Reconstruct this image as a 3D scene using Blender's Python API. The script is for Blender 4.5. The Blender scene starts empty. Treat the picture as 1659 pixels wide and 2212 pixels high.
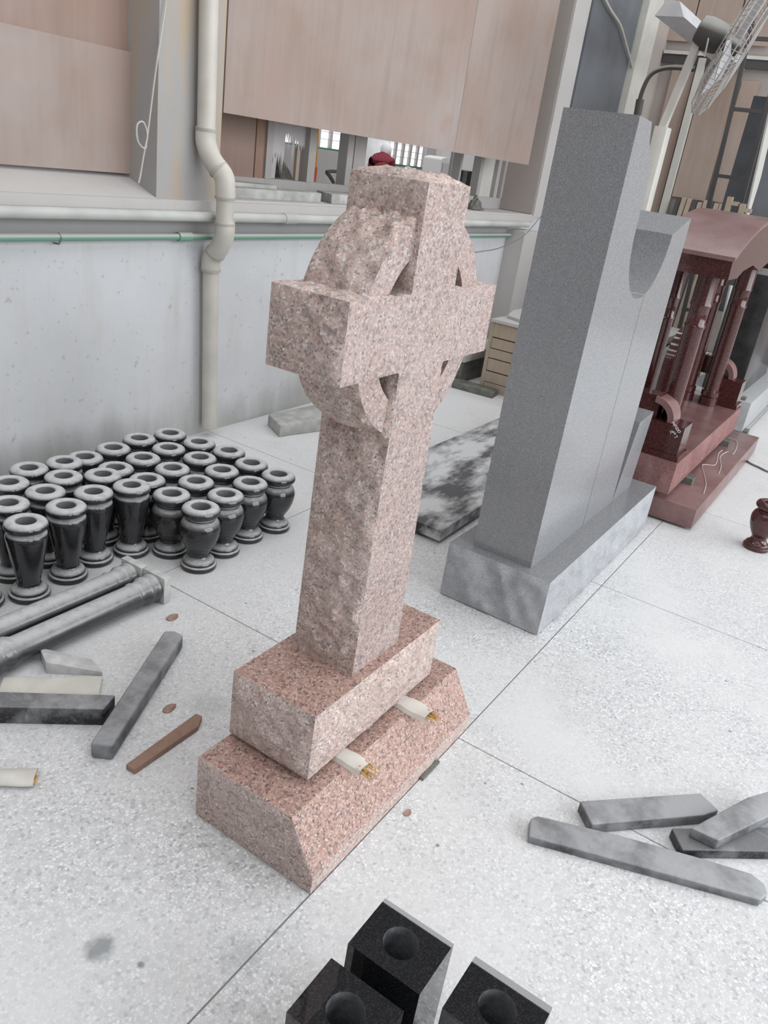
import bpy, bmesh, math, random
from math import sin, cos, pi, radians
from mathutils import Vector, Matrix, noise
random.seed(7)
SC = bpy.context.scene
COL = SC.collection
# ------------------------------------------------------------------ camera
F = 1717.006
CAM = Vector((-1.06440, -0.65362, 1.5))
RM = [[0.5461782572, -0.8265437901, 0.1360686388],
      [-0.2760578712, -0.3309680663, -0.9023592360],
      [0.7908737972, 0.4552861761, -0.4089414808]]
R0, R1, R2 = (Vector(r) for r in RM)
cam = bpy.data.cameras.new('camera')
co = bpy.data.objects.new('camera', cam)
COL.objects.link(co)
M4 = Matrix((R0, -R1, -R2)).transposed().to_4x4()
M4.translation = CAM
co.matrix_world = M4
cam.sensor_fit = 'HORIZONTAL'
cam.sensor_width = 36.0
cam.lens = F / 1659 * 36.0
cam.clip_start = 0.05
cam.clip_end = 200
SC.camera = co


def un(x, y, ax, val):
    """photo pixel -> world point on the plane coordinate[ax] = val"""
    d = R0 * ((x - 829.5) / F) + R1 * ((y - 1106) / F) + R2
    t = (val - CAM[ax]) / d[ax]
    return CAM + d * t


# ------------------------------------------------------------------ light
SC.view_settings.view_transform = 'Standard'
SC.view_settings.look = 'None'
SC.view_settings.gamma = 1.0
SC.view_settings.use_curve_mapping = False
SC.view_settings.exposure = -0.15
w = bpy.data.worlds.new('sky')
SC.world = w
w.use_nodes = True
bg = w.node_tree.nodes['Background']
bg.inputs[0].default_value = (0.93, 0.96, 1.0, 1)
bg.inputs[1].default_value = 0.28


def area(name, loc, target, sx, sy, power, color=(1, 1, 1)):
    l = bpy.data.lights.new(name, 'AREA')
    l.shape = 'RECTANGLE'
    l.size, l.size_y, l.energy, l.color = sx, sy, power, color
    o = bpy.data.objects.new(name, l)
    COL.objects.link(o)
    o.location = loc
    o.rotation_euler = (Vector(target) - Vector(loc)).to_track_quat('-Z', 'Y').to_euler()
    return o


# daylight from the open side and the open far end of the hall, and rows of roof lights
area('daylight_opening', (3.0, -7.5, 3.2), (2.0, 2.0, 0.9), 13, 5.0, 1100, (0.94, 0.97, 1.0))
area('daylight_end', (15.0, -4.5, 2.8), (3.0, 0.2, 1.0), 9, 4.6, 540, (0.94, 0.97, 1.0))
for k in range(6):
    area('roof_light', (-4.75 + 2.4 * k, -0.8, 6.4), (-4.75 + 2.4 * k, -0.8, 0), 0.45, 6.5, 78, (0.97, 0.98, 1.0))
area('far_hall_fill', (11.0, 6.6, 5.5), (11.0, 6.6, 0), 9, 3.0, 420, (0.97, 0.98, 1.0))  # added fill lamp, brightens the otherwise dark hall beyond the window

# ------------------------------------------------------------------ helpers


class MB:
    def __init__(s):
        s.v, s.f, s.sm = [], [], []

    def add(s, vs, fs, smooth=False):
        b = len(s.v)
        s.v += [Vector(p) for p in vs]
        s.f += [tuple(b + i for i in f) for f in fs]
        s.sm += [smooth] * len(fs)
        return s

    def box(s, a, b):
        (x0, y0, z0), (x1, y1, z1) = a, b
        return s.add([(x0, y0, z0), (x1, y0, z0), (x1, y1, z0), (x0, y1, z0), (x0, y0, z1), (x1, y0, z1), (x1, y1, z1), (x0, y1, z1)],
                     [(3, 2, 1, 0), (4, 5, 6, 7), (0, 1, 5, 4), (1, 2, 6, 5), (2, 3, 7, 6), (3, 0, 4, 7)])

    def prism(s, poly, z0, z1):
        """horizontal polygon (ccw) extruded in z"""
        n = len(poly)
        vs = [(p[0], p[1], z0) for p in poly] + [(p[0], p[1], z1) for p in poly]
        return s.add(vs, [tuple(range(n))[::-1], tuple(range(n, 2 * n))] + [(i, (i + 1) % n, n + (i + 1) % n, n + i) for i in range(n)])

    def prof(s, poly, y0, y1):
        """XZ polygon (ccw seen from -Y) extruded in y"""
        n = len(poly)
        vs = [(p[0], y0, p[1]) for p in poly] + [(p[0], y1, p[1]) for p in poly]
        return s.add(vs, [tuple(range(n)), tuple(range(n, 2 * n))[::-1]] + [(i, n + i, n + (i + 1) % n, (i + 1) % n) for i in range(n)])

    def bar(s, a, b, wx, wz, up=(0, 0, 1)):
        """square bar between two points"""
        a, b = Vector(a), Vector(b)
        d = (b - a).normalized()
        u = d.cross(Vector(up))
        if u.length < 1e-4:
            u = Vector((1, 0, 0))
        u.normalize()
        v = u.cross(d)
        vs = []
        for p in (a, b):
            for i, j in ((-1, -1), (1, -1), (1, 1), (-1, 1)):
                vs.append(p + u * (i * wx / 2) + v * (j * wz / 2))
        return s.add(vs, [(0, 1, 2, 3), (7, 6, 5, 4), (0, 4, 5, 1), (1, 5, 6, 2), (2, 6, 7, 3), (3, 7, 4, 0)])

    def tube(s, pts, r, n=10, cap=True):
        pts = [Vector(p) for p in pts]
        rs = r if isinstance(r, (list, tuple)) else [r] * len(pts)
        vs, fs = [], []
        u = None
        for i, p in enumerate(pts):
            d = (pts[min(i + 1, len(pts) - 1)] - pts[max(i - 1, 0)]).normalized()
            if u is None:
                u = d.cross(Vector((0, 0, 1)))
                if u.length < 1e-3:
                    u = d.cross(Vector((0, 1, 0)))
            else:
                u = u - d * u.dot(d)
            u.normalize()
            q = d.cross(u)
            for k in range(n):
                a = 2 * pi * k / n
                vs.append(p + (u * cos(a) + q * sin(a)) * rs[i])
        for i in range(len(pts) - 1):
            for k in range(n):
                fs.append((i * n + k, i * n + (k + 1) % n, (i + 1) * n + (k + 1) % n, (i + 1) * n + k))
        s.add(vs, fs, True)
        if cap:
            m = len(pts)
            s.add(vs[:n], [tuple(range(n))[::-1]])
            s.add(vs[(m - 1) * n:], [tuple(range(n))])
        return s

    def lathe(s, prof, c=(0, 0, 0), n=40, axis='z'):
        vs, fs = [], []
        for r, z in prof:
            for k in range(n):
                a = 2 * pi * k / n
                if axis == 'z':
                    vs.append((c[0] + r * cos(a), c[1] + r * sin(a), c[2] + z))
                else:
                    vs.append((c[0] + z, c[1] + r * cos(a), c[2] + r * sin(a)))
        for i in range(len(prof) - 1):
            for k in range(n):
                fs.append((i * n + k, i * n + (k + 1) % n, (i + 1) * n + (k + 1) % n, (i + 1) * n + k))
        s.add(vs, fs, True)
        return s

    def patch(s, S, nu, nv, amp=0.0, bulge=0.0, freq=14.0, seed=0.0, edge=0.16, smooth=False, N=None):
        """grid over S(u,v), displaced along its normal like pitched rock; borders stay put"""
        vs, fs = [], []
        for j in range(nv + 1):
            for i in range(nu + 1):
                u, v = i / nu, j / nv
                p = Vector(S(u, v))
                e = 1e-3
                if amp or bulge:
                    u1, v1 = min(u + e, 1), min(v + e, 1)
                    du = Vector(S(u1, v)) - Vector(S(u1 - e, v))
                    dv = Vector(S(u, v1)) - Vector(S(u, v1 - e))
                    nn = du.cross(dv).normalized()
                    m = min(u, 1 - u, v, 1 - v)
                    eu = min(u, 1 - u) * 2
                    ev = min(v, 1 - v) * 2
                    fall = min(1, eu / (2 * edge)) * min(1, ev / (2 * edge))
                    q = p * freq + Vector((seed, seed * 1.7, seed * .3))
                    d = noise.noise(q) * .8 + .5 - abs(noise.noise(q * 1.4 + Vector((7, 3, 1)))) * 1.5 + noise.noise(q * 2.3) * .5 - abs(noise.noise(q * 3.7)) * .6 + noise.noise(q * 7.1) * .25
                    d = d * amp + bulge * (1 - (1 - eu) ** 2) ** .5 * (1 - (1 - ev) ** 2) ** .5
                    p = p + nn * d * (fall ** .5)
                vs.append(p)
        for j in range(nv):
            for i in range(nu):
                a = j * (nu + 1) + i
                fs.append((a, a + 1, a + nu + 2, a + nu + 1))
        return s.add(vs, fs, smooth)

    def quad(s, a, b, c, d, nu, nv, **k):
        a, b, c, d = map(Vector, (a, b, c, d))
        return s.patch(lambda u, v: (a * (1 - u) + b * u) * (1 - v) + (d * (1 - u) + c * u) * v, nu, nv, **k)

    def build(s, name, mat, parent=None, origin=None, bevel=0, seg=2, merge=False, smooth=False):
        o0 = parent.matrix_basis.translation if parent else (Vector(origin) if origin else None)
        if parent and parent.parent:
            o0 = o0 + parent.parent.matrix_basis.translation
        if o0 is None:
            xs = [p.x for p in s.v]; ys = [p.y for p in s.v]; zs = [p.z for p in s.v]
            o0 = Vector(((min(xs) + max(xs)) / 2, (min(ys) + max(ys)) / 2, min(zs)))
        me = bpy.data.meshes.new(name)
        me.from_pydata([tuple(p - o0) for p in s.v], [], s.f)
        me.polygons.foreach_set('use_smooth', s.sm)
        if merge or bevel:
            bm = bmesh.new(); bm.from_mesh(me)
            bmesh.ops.remove_doubles(bm, verts=bm.verts, dist=1e-5)
            if bevel:
                es = [e for e in bm.edges if len(e.link_faces) == 2 and e.calc_face_angle(0) > .5]
                bmesh.ops.bevel(bm, geom=es, offset=bevel, segments=seg, affect='EDGES', profile=.5, clamp_overlap=True)
            bm.to_mesh(me); bm.free()
        if smooth:
            me.polygons.foreach_set('use_smooth', [True] * len(me.polygons))
        me.set_sharp_from_angle(angle=radians(38))
        me.materials.append(mat)
        o = bpy.data.objects.new(name, me)
        COL.objects.link(o)
        if parent:
            o.parent = parent
        else:
            o.location = o0
        return o


def thing(name, label, cat, loc=(0, 0, 0), group=None):
    o = bpy.data.objects.new(name, None)
    COL.objects.link(o)
    o.empty_display_size = .1
    o.location = loc
    return tag(o, label, cat, group)


def tag(o, label, cat, group=None):
    o['label'] = label
    o['category'] = cat
    if group:
        o['group'] = group
    return o


def struct(o):
    o['kind'] = 'structure'
    return o


def dup(root, loc, rz=0, label=None):
    r = root.copy(); COL.objects.link(r)
    r.location = loc
    r.rotation_euler = (0, 0, rz)
    if label:
        r['label'] = label
    for ch in root.children:
        c = ch.copy(); COL.objects.link(c); c.parent = r
        for g in ch.children:
            d = g.copy(); COL.objects.link(d); d.parent = c
    return r


# ------------------------------------------------------------------ materials
class NT:
    def __init__(s, name):
        s.m = bpy.data.materials.new(name)
        s.m.use_nodes = True
        s.t = s.m.node_tree
        s.b = s.t.nodes['Principled BSDF']

    def n(s, typ, **kw):
        o = s.t.nodes.new(typ)
        for k, v in kw.items():
            if k in o.inputs:
                s.set(o, k, v)
            else:
                setattr(o, k, v)
        return o

    def set(s, o, k, v):
        if hasattr(v, 'is_output'):
            s.t.links.new(v, o.inputs[k])
        else:
            o.inputs[k].default_value = v

    def obj(s):
        return s.n('ShaderNodeTexCoord').outputs['Object']

    def pos(s):
        return s.n('ShaderNodeNewGeometry').outputs['Position']

    def scale(s, vec, sc):
        m = s.n('ShaderNodeMapping')
        s.t.links.new(vec, m.inputs['Vector'])
        m.inputs['Scale'].default_value = sc
        return m.outputs[0]

    def noise(s, vec, scale, detail=3, rough=.5):
        o = s.n('ShaderNodeTexNoise')
        s.t.links.new(vec, o.inputs['Vector'])
        o.inputs['Scale'].default_value = scale
        o.inputs['Detail'].default_value = detail
        o.inputs['Roughness'].default_value = rough
        return o.outputs['Fac']

    def voro(s, vec, scale, feature='F1'):
        o = s.n('ShaderNodeTexVoronoi')
        o.feature = feature
        s.t.links.new(vec, o.inputs['Vector'])
        o.inputs['Scale'].default_value = scale
        return o

    def ramp(s, fac, stops, const=False):
        o = s.n('ShaderNodeValToRGB')
        s.t.links.new(fac, o.inputs[0])
        cr = o.color_ramp
        if const:
            cr.interpolation = 'CONSTANT'
        while len(cr.elements) < len(stops):
            cr.elements.new(.5)
        for e, (p, c) in zip(cr.elements, stops):
            e.position = p
            e.color = (c, c, c, 1) if isinstance(c, (int, float)) else (*c, 1)
        return o.outputs[0]

    def mix(s, fac, a, b, typ='MIX'):
        o = s.n('ShaderNodeMix')
        o.data_type = 'RGBA'
        o.blend_type = typ
        for i, v in ((0, fac), (6, a), (7, b)):
            if hasattr(v, 'is_output'):
                s.t.links.new(v, o.inputs[i])
            elif i == 0:
                o.inputs[0].default_value = v
            else:
                o.inputs[i].default_value = (*v, 1)
        return o.outputs[2]

    def math(s, op, a, b=0.0, c=None):
        o = s.n('ShaderNodeMath')
        o.operation = op
        for i, v in enumerate((a, b) if c is None else (a, b, c)):
            if hasattr(v, 'is_output'):
                s.t.links.new(v, o.inputs[i])
            else:
                o.inputs[i].default_value = v
        return o.outputs[0]

    def bump(s, h, strength, dist=.01):
        o = s.n('ShaderNodeBump')
        o.inputs['Strength'].default_value = strength
        o.inputs['Distance'].default_value = dist
        s.t.links.new(h, o.inputs['Height'])
        s.t.links.new(o.outputs[0], s.b.inputs['Normal'])

    def out(s, col=None, rough=.6, spec=.5, metal=0):
        if col is not None:
            s.set(s.b, 'Base Color', col if hasattr(col, 'is_output') else (*col, 1))
        s.set(s.b, 'Roughness', rough)
        s.set(s.b, 'Specular IOR Level', spec)
        s.set(s.b, 'Metallic', metal)
        return s.m

    def upness(s):
        """0..1 how much the surface itself faces up (settled dust)"""
        g = s.n('ShaderNodeNewGeometry')
        x = s.n('ShaderNodeSeparateXYZ')
        s.t.links.new(g.outputs['Normal'], x.inputs[0])
        return x.outputs[2]


def granite(name, stops, cell, rough=.5, spec=.4, bump=.15, tint=None, big=3.0, wash=0.0, washcol=(.8, .76, .76)):
    t = NT(name)
    p = t.obj()
    wob = t.n('ShaderNodeVectorMath'); wob.operation = 'ADD'
    nz = t.n('ShaderNodeTexNoise'); t.t.links.new(p, nz.inputs['Vector']); nz.inputs['Scale'].default_value = 1.3 / cell
    sc = t.n('ShaderNodeVectorMath'); sc.operation = 'SCALE'; t.t.links.new(nz.outputs['Color'], sc.inputs[0]); sc.inputs['Scale'].default_value = cell * 1.1
    t.t.links.new(p, wob.inputs[0]); t.t.links.new(sc.outputs[0], wob.inputs[1])
    v = t.voro(wob.outputs[0], 1 / cell)
    sep = t.n('ShaderNodeSeparateColor'); t.t.links.new(v.outputs['Color'], sep.inputs[0])
    col = t.ramp(sep.outputs[0], stops, True)
    v2 = t.voro(wob.outputs[0], .55 / cell)
    sep2 = t.n('ShaderNodeSeparateColor'); t.t.links.new(v2.outputs['Color'], sep2.inputs[0])
    col = t.mix(t.ramp(sep2.outputs[1], [(0, 0), (.88, .55)], True), col, stops[0][1])
    if tint:
        col = t.mix(t.ramp(t.noise(p, big, 3), [(.35, 0), (.7, .55)]), col, tint, 'MULTIPLY')
    if wash:
        col = t.mix(t.ramp(t.noise(p, big * 2.3, 4), [(.3, wash * .3), (.75, wash)]), col, washcol)
    if bump:
        t.bump(t.noise(p, 260, 3), bump, .004)
    return t.out(col, rough, spec)


def plain(name, col, rough=.6, spec=.4, metal=0, var=.12, scale=8, bump=0):
    t = NT(name)
    p = t.obj()
    c2 = tuple(c * (1 - var) for c in col)
    c = t.mix(t.ramp(t.noise(p, scale, 4), [(.35, 0), (.65, 1)]), col, c2)
    if bump:
        t.bump(t.noise(p, scale * 8, 4), bump, .005)
    return t.out(c, rough, spec, metal)


PINK_STOPS = [(0, (.15, .125, .12)), (.05, (.30, .25, .235)), (.14, (.43, .29, .25)), (.40, (.49, .345, .30)), (.64, (.53, .405, .365)), (.82, (.57, .49, .455)), (.94, (.66, .62, .59))]
M = {}
M['pink'] = granite('pink_granite', [(p, (k[0] * .74, k[1] * .72, k[2] * .72)) for p, k in PINK_STOPS], .0040, .5, .4, .2, wash=.16)
M['pinktop'] = granite('pink_granite_honed', [(p, (k[0] * .86, k[1] * .76, k[2] * .72)) for p, k in PINK_STOPS], .0040, .5, .4, .1)
M['pinkrock'] = granite('pink_granite_pitched', [(p, tuple(c * 1.06 for c in k)) for p, k in PINK_STOPS], .0042, .7, .3, .5, tint=(.86, .82, .76), wash=.34, washcol=(.62, .57, .55))
GRAY_STOPS = [(0, (.165, .17, .175)), (.12, (.22, .225, .235)), (.45, (.25, .255, .265)), (.8, (.29, .295, .305)), (.95, (.36, .365, .375))]
M['gray'] = granite('gray_granite', [(p, tuple(c * 1.02 for c in k)) for p, k in GRAY_STOPS], .0020, .2, .75, 0)
M['grayrock'] = granite('gray_granite_pitched', [(p, tuple(c * 1.35 for c in k)) for p, k in GRAY_STOPS], .0024, .75, .3, .4, wash=.4, washcol=(.55, .56, .59))
RED_STOPS = [(0, (.05, .018, .018)), (.2, (.13, .035, .033)), (.6, (.17, .05, .046)), (.9, (.23, .085, .075))]
M['red'] = granite('red_granite', [(p, tuple(c * .55 for c in k)) for p, k in RED_STOPS], .003, .12, .6, 0)
M['reddust'] = granite('red_granite_dusty', [(p, tuple(c * .9 + .02 for c in k)) for p, k in RED_STOPS], .003, .3, .5, 0, wash=.6, washcol=(.34, .225, .215))
M['redrock'] = granite('red_granite_pitched', [(p, tuple(c * 1.2 + .03 for c in k)) for p, k in RED_STOPS], .005, .8, .3, .5, wash=.5, washcol=(.40, .25, .24))


def dusty_black(name, dust, amount, rough=.12, lo=.25, hi=.85, film=.1):
    t = NT(name)
    p = t.obj()
    base = t.ramp(t.noise(p, 350, 2), [(.45, (.006, .006, .007)), (.75, (.03, .03, .032))])
    base = t.mix(t.ramp(t.noise(p, 9, 3), [(.35, film * .3), (.7, film)]), base, dust)
    up = t.ramp(t.upness(), [(lo, 0), (hi, 1)])
    m = t.math('MULTIPLY', up, t.ramp(t.noise(p, 40, 5, .6), [(.25, .6), (.55, 1)]))
    m = t.math('MULTIPLY', m, amount)
    c = t.mix(m, base, dust)
    r = t.math('ADD', rough, t.math('MULTIPLY', t.math('POWER', m, 2.0), .7))
    return t.out(c, r, .55)


M['vase'] = dusty_black('black_granite_dusted', (.62, .63, .63), .88, .045, .30, .97, .04)
M['bore'] = plain('unpolished_bore', (.20, .205, .21), .8, .2, var=.15)
M['block'] = dusty_black('black_granite_polished', (.10, .10, .105), .0, .012, film=.03)
M['slabblack'] = dusty_black('black_granite_slab', (.3, .3, .3), .5, .2)


def scuffed(name, dark, light, rough=.55, scale=6, aniso=(1, 1, 1), lo=.38, hi=.62, upk=.42, top=.65):
    t = NT(name)
    p = t.obj()
    q = t.scale(p, aniso)
    a = t.noise(q, scale, 5, .6)
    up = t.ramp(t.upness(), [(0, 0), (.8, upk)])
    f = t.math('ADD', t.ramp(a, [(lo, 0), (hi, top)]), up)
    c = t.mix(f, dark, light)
    sp = t.ramp(t.noise(p, 160, 2), [(.55, 0), (.75, .2)])
    c = t.mix(sp, c, light)
    scr = t.noise(t.scale(p, (60, 9, 9)), 1.0, 3)
    c = t.mix(t.ramp(scr, [(.66, 0), (.72, .3)]), c, light)
    t.bump(t.noise(p, 60, 4), .25, .004)
    return t.out(c, rough, .4)


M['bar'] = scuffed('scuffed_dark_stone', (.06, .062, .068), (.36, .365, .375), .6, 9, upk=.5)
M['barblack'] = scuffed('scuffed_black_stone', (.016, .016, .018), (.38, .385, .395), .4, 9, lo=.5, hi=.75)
M['column'] = dusty_black('dusty_turned_granite', (.58, .59, .59), .82, .12, .15, .95, .10)
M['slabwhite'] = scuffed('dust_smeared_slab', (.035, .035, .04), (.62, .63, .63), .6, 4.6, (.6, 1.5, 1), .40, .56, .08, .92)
M['plinth'] = plain('gray_stone_plinth', (.62, .62, .61), .6, var=.25, scale=30)


def floor_mat():
    t = NT('terrazzo_floor')
    p = t.pos()
    v = t.voro(p, 135, 'F1')
    e = t.voro(p, 135, 'DISTANCE_TO_EDGE')
    sep = t.n('ShaderNodeSeparateColor'); t.t.links.new(v.outputs['Color'], sep.inputs[0])
    chip = t.ramp(sep.outputs[0], [(0, (.40, .405, .41)), (.08, (.55, .555, .56)), (.3, (.66, .665, .67)), (.6, (.74, .745, .75)), (.85, (.85, .855, .86))], True)
    matrix = (.52, .525, .53)
    c = t.mix(t.ramp(e.outputs['Distance'], [(.03, 0), (.10, 1)]), matrix, chip)
    # settled stone dust, blotchy, heavier towards the wall
    dust = t.ramp(t.noise(p, 1.6, 5, .6), [(.40, .05), (.66, .85)])
    sx = t.n('ShaderNodeSeparateXYZ'); t.t.links.new(p, sx.inputs[0])
    near = t.ramp(t.math('MULTIPLY_ADD', sx.outputs[1], .45, .08), [(.25, 0), (.62, .78)])
    d = t.math('MAXIMUM', dust, near)
    far = t.ramp(t.math('MULTIPLY_ADD', sx.outputs[0], .25, -.2), [(.15, 0), (.6, .7)])
    d = t.math('MAXIMUM', d, far)
    c = t.mix(d, c, (.69, .69, .685))
    # dirt blotches and dark specks
    c = t.mix(t.ramp(t.noise(p, 2.7, 6, .65), [(.56, 0), (.78, .30)]), c, (.40, .41, .41))
    sp = t.voro(p, 14, 'F1')
    spc = t.n('ShaderNodeSeparateColor'); t.t.links.new(sp.outputs['Color'], spc.inputs[0])
    spk = t.math('MULTIPLY', t.ramp(sp.outputs['Distance'], [(.055, 1), (.085, 0)]), t.ramp(spc.outputs[1], [(0, 0), (.80, 1)], True))
    c = t.mix(t.math('MULTIPLY', spk, .75), c, (.17, .18, .18))
    # an oil spot and a few worn stains
    for (x, y, r, k) in ((-.363, .245, .032, .8), (-.338, .155, .010, .9), (-.20, .02, .05, .25), (.31, .62, .06, .25)):
        dv = t.n('ShaderNodeVectorMath'); dv.operation = 'DISTANCE'
        t.t.links.new(p, dv.inputs[0]); dv.inputs[1].default_value = (x, y, 0)
        dd = t.math('ADD', dv.outputs['Value'], t.math('MULTIPLY', t.math('SUBTRACT', t.noise(p, 40, 4), .5), r * 1.1))
        c = t.mix(t.math('MULTIPLY', t.ramp(t.math('DIVIDE', dd, r * 2), [(.25, 1), (.55, 0)]), k), c, (.22, .24, .25))
    t.bump(e.outputs['Distance'], .06, .002)
    rr = t.math('MULTIPLY_ADD', d, .35, .42)
    return t.out(c, rr, .35)


M['floor'] = floor_mat()
M['joint'] = plain('dark_joint_filler', (.30, .305, .30), .9)


def wall_mat(name, base, dirt, warm, lowdirt=True, k=.5, wk=.45, w0=.52):
    t = NT(name)
    p = t.pos()
    c = t.mix(t.ramp(t.noise(p, 1.1, 5, .6), [(.35, 0), (.7, k)]), base, dirt)
    st = t.noise(t.scale(p, (5, 5, .7)), 1.6, 5, .65)
    c = t.mix(t.ramp(st, [(w0, 0), (w0 + .2, wk)]), c, warm)
    if lowdirt:
        sx = t.n('ShaderNodeSeparateXYZ'); t.t.links.new(p, sx.inputs[0])
        low = t.math('ADD', sx.outputs[2], t.math('MULTIPLY', t.math('SUBTRACT', t.noise(t.scale(p, (4, 4, 1)), 1.7, 5), .5), .5))
        c = t.mix(t.ramp(low, [(.02, .65), (.22, 0)]), c, (.33, .32, .29))
        sp = t.ramp(t.noise(p, 34, 3), [(.66, 0), (.72, .5)])
        c = t.mix(sp, c, (.36, .34, .31))
    t.bump(t.noise(p, 45, 5), .12, .01)
    return t.out(c, .85, .2)


M['wall'] = wall_mat('painted_plaster', (.62, .627, .64), (.45, .455, .465), (.50, .48, .44))
M['pier'] = wall_mat('stained_concrete', (.40, .385, .375), (.32, .325, .335), (.43, .34, .24), False, .8, .8, .43)
M['sill'] = wall_mat('dusty_sill', (.52, .50, .485), (.42, .40, .39), (.47, .45, .43), False)
M['band'] = wall_mat('shaded_concrete_band', (.33, .325, .325), (.27, .265, .27), (.30, .28, .26), False)  # concrete gray darkened further to hold the shade under the lip
M['tan'] = wall_mat('tan_plaster', (.42, .37, .34), (.34, .30, .28), (.38, .34, .31), False)


def ply_mat(name, a, b, dust=.45):
    t = NT(name)
    p = t.obj()
    g = t.noise(t.scale(p, (26, 26, 1.6)), 1.5, 5, .6)
    c = t.mix(t.ramp(g, [(.3, 0), (.7, 1)]), a, b)
    c = t.mix(t.ramp(t.noise(p, 1.7, 4, .55), [(.35, 0), (.66, dust)]), c, (.425, .39, .385))
    c = t.mix(t.ramp(t.noise(p, 3.4, 3, .5), [(.52, 0), (.72, .45)]), c, (a[0] * 1.02, a[1] * .86, a[2] * .80))
    st = t.noise(t.scale(p, (7, 7, .8)), 1.2, 4)
    c = t.mix(t.ramp(st, [(.58, 0), (.8, .4)]), c, tuple(x * .72 for x in a))
    return t.out(c, .8, .2)


M['ply'] = ply_mat('plywood', (.335, .255, .215), (.30, .228, .19), .55)
M['ply2'] = ply_mat('plywood_darker', (.32, .22, .175), (.275, .19, .155), .3)
M['ply3'] = ply_mat('plywood_far', (.40, .31, .25), (.34, .26, .215), .4)
M['wood'] = ply_mat('raw_timber', (.33, .20, .14), (.25, .15, .105), .25)
M['crate'] = ply_mat('crate_timber', (.44, .36, .27), (.37, .30, .22), .3)
M['pvc'] = plain('cream_pvc_pipe', (.60, .57, .51), .45, .4, var=.16, scale=6)
M['pvcrim'] = plain('pvc_socket_edge', (.42, .40, .36), .6, .3)
M['pvcw'] = plain('dusty_white_pvc', (.54, .55, .52), .5, .4, var=.2, scale=4)


def dusted(name, base, dust, rough=.55):
    t = NT(name)
    c = t.mix(t.ramp(t.upness(), [(-.1, 0), (.45, .95)]), base, dust)
    return t.out(c, rough, .35)


M['green'] = dusted('green_water_pipe', (.17, .34, .25), (.50, .50, .47))
M['frame'] = wall_mat('dusty_window_frame', (.43, .41, .40), (.34, .32, .31), (.36, .32, .29), False)
M['card'] = plain('beige_cardboard', (.68, .655, .60), .85, .2, var=.1, scale=18)
M['fiber'] = plain('torn_orange_fibre', (.62, .36, .12), .9, .1, var=.4, scale=60)
M['stone'] = plain('gray_offcut_stone', (.50, .50, .47), .85, .2, var=.3, scale=14, bump=.3)
M['stonedark'] = plain('dark_rough_stone', (.20, .20, .18), .9, .2, var=.4, scale=18, bump=.4)
M['cord'] = plain('pale_cord', (.50, .48, .44), .9, .1)
M['steel'] = plain('dark_steel', (.09, .085, .085), .55, .5, .3)
M['bluepanel'] = plain('blue_gray_sheet', (.155, .165, .18), .6, .3, var=.3, scale=2)
M['cream'] = plain('cream_painted_metal', (.60, .585, .54), .5, .4, var=.08)
M['fangray'] = dusted('fan_motor_paint', (.075, .07, .065), (.36, .36, .335), .6)
M['wire'] = plain('fan_cage_wire', (.42, .40, .38), .5, .4, .3)
M['blade'] = plain('pale_blade', (.58, .58, .6), .5, .4)
M['white'] = plain('white_cloth', (.75, .75, .76), .9, .1)
M['redcloth'] = plain('maroon_cloth', (.22, .045, .06), .9, .1, var=.25, scale=20)
M['darkcloth'] = plain('dark_cloth', (.05, .05, .05), .9, .1)
M['skin'] = plain('skin', (.5, .33, .26), .7, .3)
M['orange'] = plain('orange_paint', (.78, .33, .03), .6, .3)
M['redpaint'] = plain('red_orange_paint', (.75, .13, .05), .6, .3)
M['chalk'] = plain('white_chalk', (.75, .72, .72), .9, .1)
M['leaf'] = plain('dry_leaf', (.40, .27, .22), .9, .1, var=.35, scale=40)
M['cable'] = plain('gray_cable', (.22, .22, .22), .6, .3)
M['greensill'] = plain('green_sill', (.06, .22, .16), .6, .3)
M['plastic'] = plain('torn_plastic_film', (.52, .49, .49), .5, .3, var=.1)
M['farwall'] = wall_mat('far_hall_plaster', (.56, .54, .53), (.46, .45, .44), (.5, .47, .44), False)
M['graywhite'] = plain('pale_gray_granite', (.42, .43, .44), .5, .4, var=.15, scale=50)


def emit(name, col, st):
    t = NT(name)
    t.set(t.b, 'Emission Color', (*col, 1))
    t.b.inputs['Emission Strength'].default_value = st
    return t.out((.8, .8, .8), .4)


M['daypane'] = emit('daylit_frosted_pane', (.97, .98, 1.0), 1.25)


def glassy(name):
    t = NT(name)
    t.b.inputs['Transmission Weight'].default_value = .75
    t.b.inputs['IOR'].default_value = 1.45
    return t.out((.55, .68, .64), .15, .5)


M['glass'] = glassy('dusty_glass')

W = 2.253
# ------------------------------------------------------------------ floor
fl = MB().box((-3.5, -4.0, -.12), (9.0, W + .05, -.004)).build('floor', M['joint'], origin=(0, 0, -.12))
struct(fl)
xs = [.69 + 1.262 * k for k in range(-4, 7)]
ys = [0.0 + 1.262 * k for k in range(-4, 3)]
xs = [max(-3.5, x) for x in xs if x > -4.6]
J = .0022
for i in range(len(xs) - 1):
    for j in range(len(ys) - 1):
        if ys[j] > W:
            continue
        a = (xs[i] + J, max(ys[j] + J, -4.0), -.03)
        b = (min(xs[i + 1], 9.0) - J, min(ys[j + 1] - J, W), 0.0)
        MB().box(a, b).build('floor_panel', M['floor'], fl)

# ------------------------------------------------------------------ back wall with piers and sills
wb = MB().box((-3.5, W, 0), (8.6, W + .40, 1.165)).build('wall_back', M['wall'], origin=(0, W, 0))
struct(wb)
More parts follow.
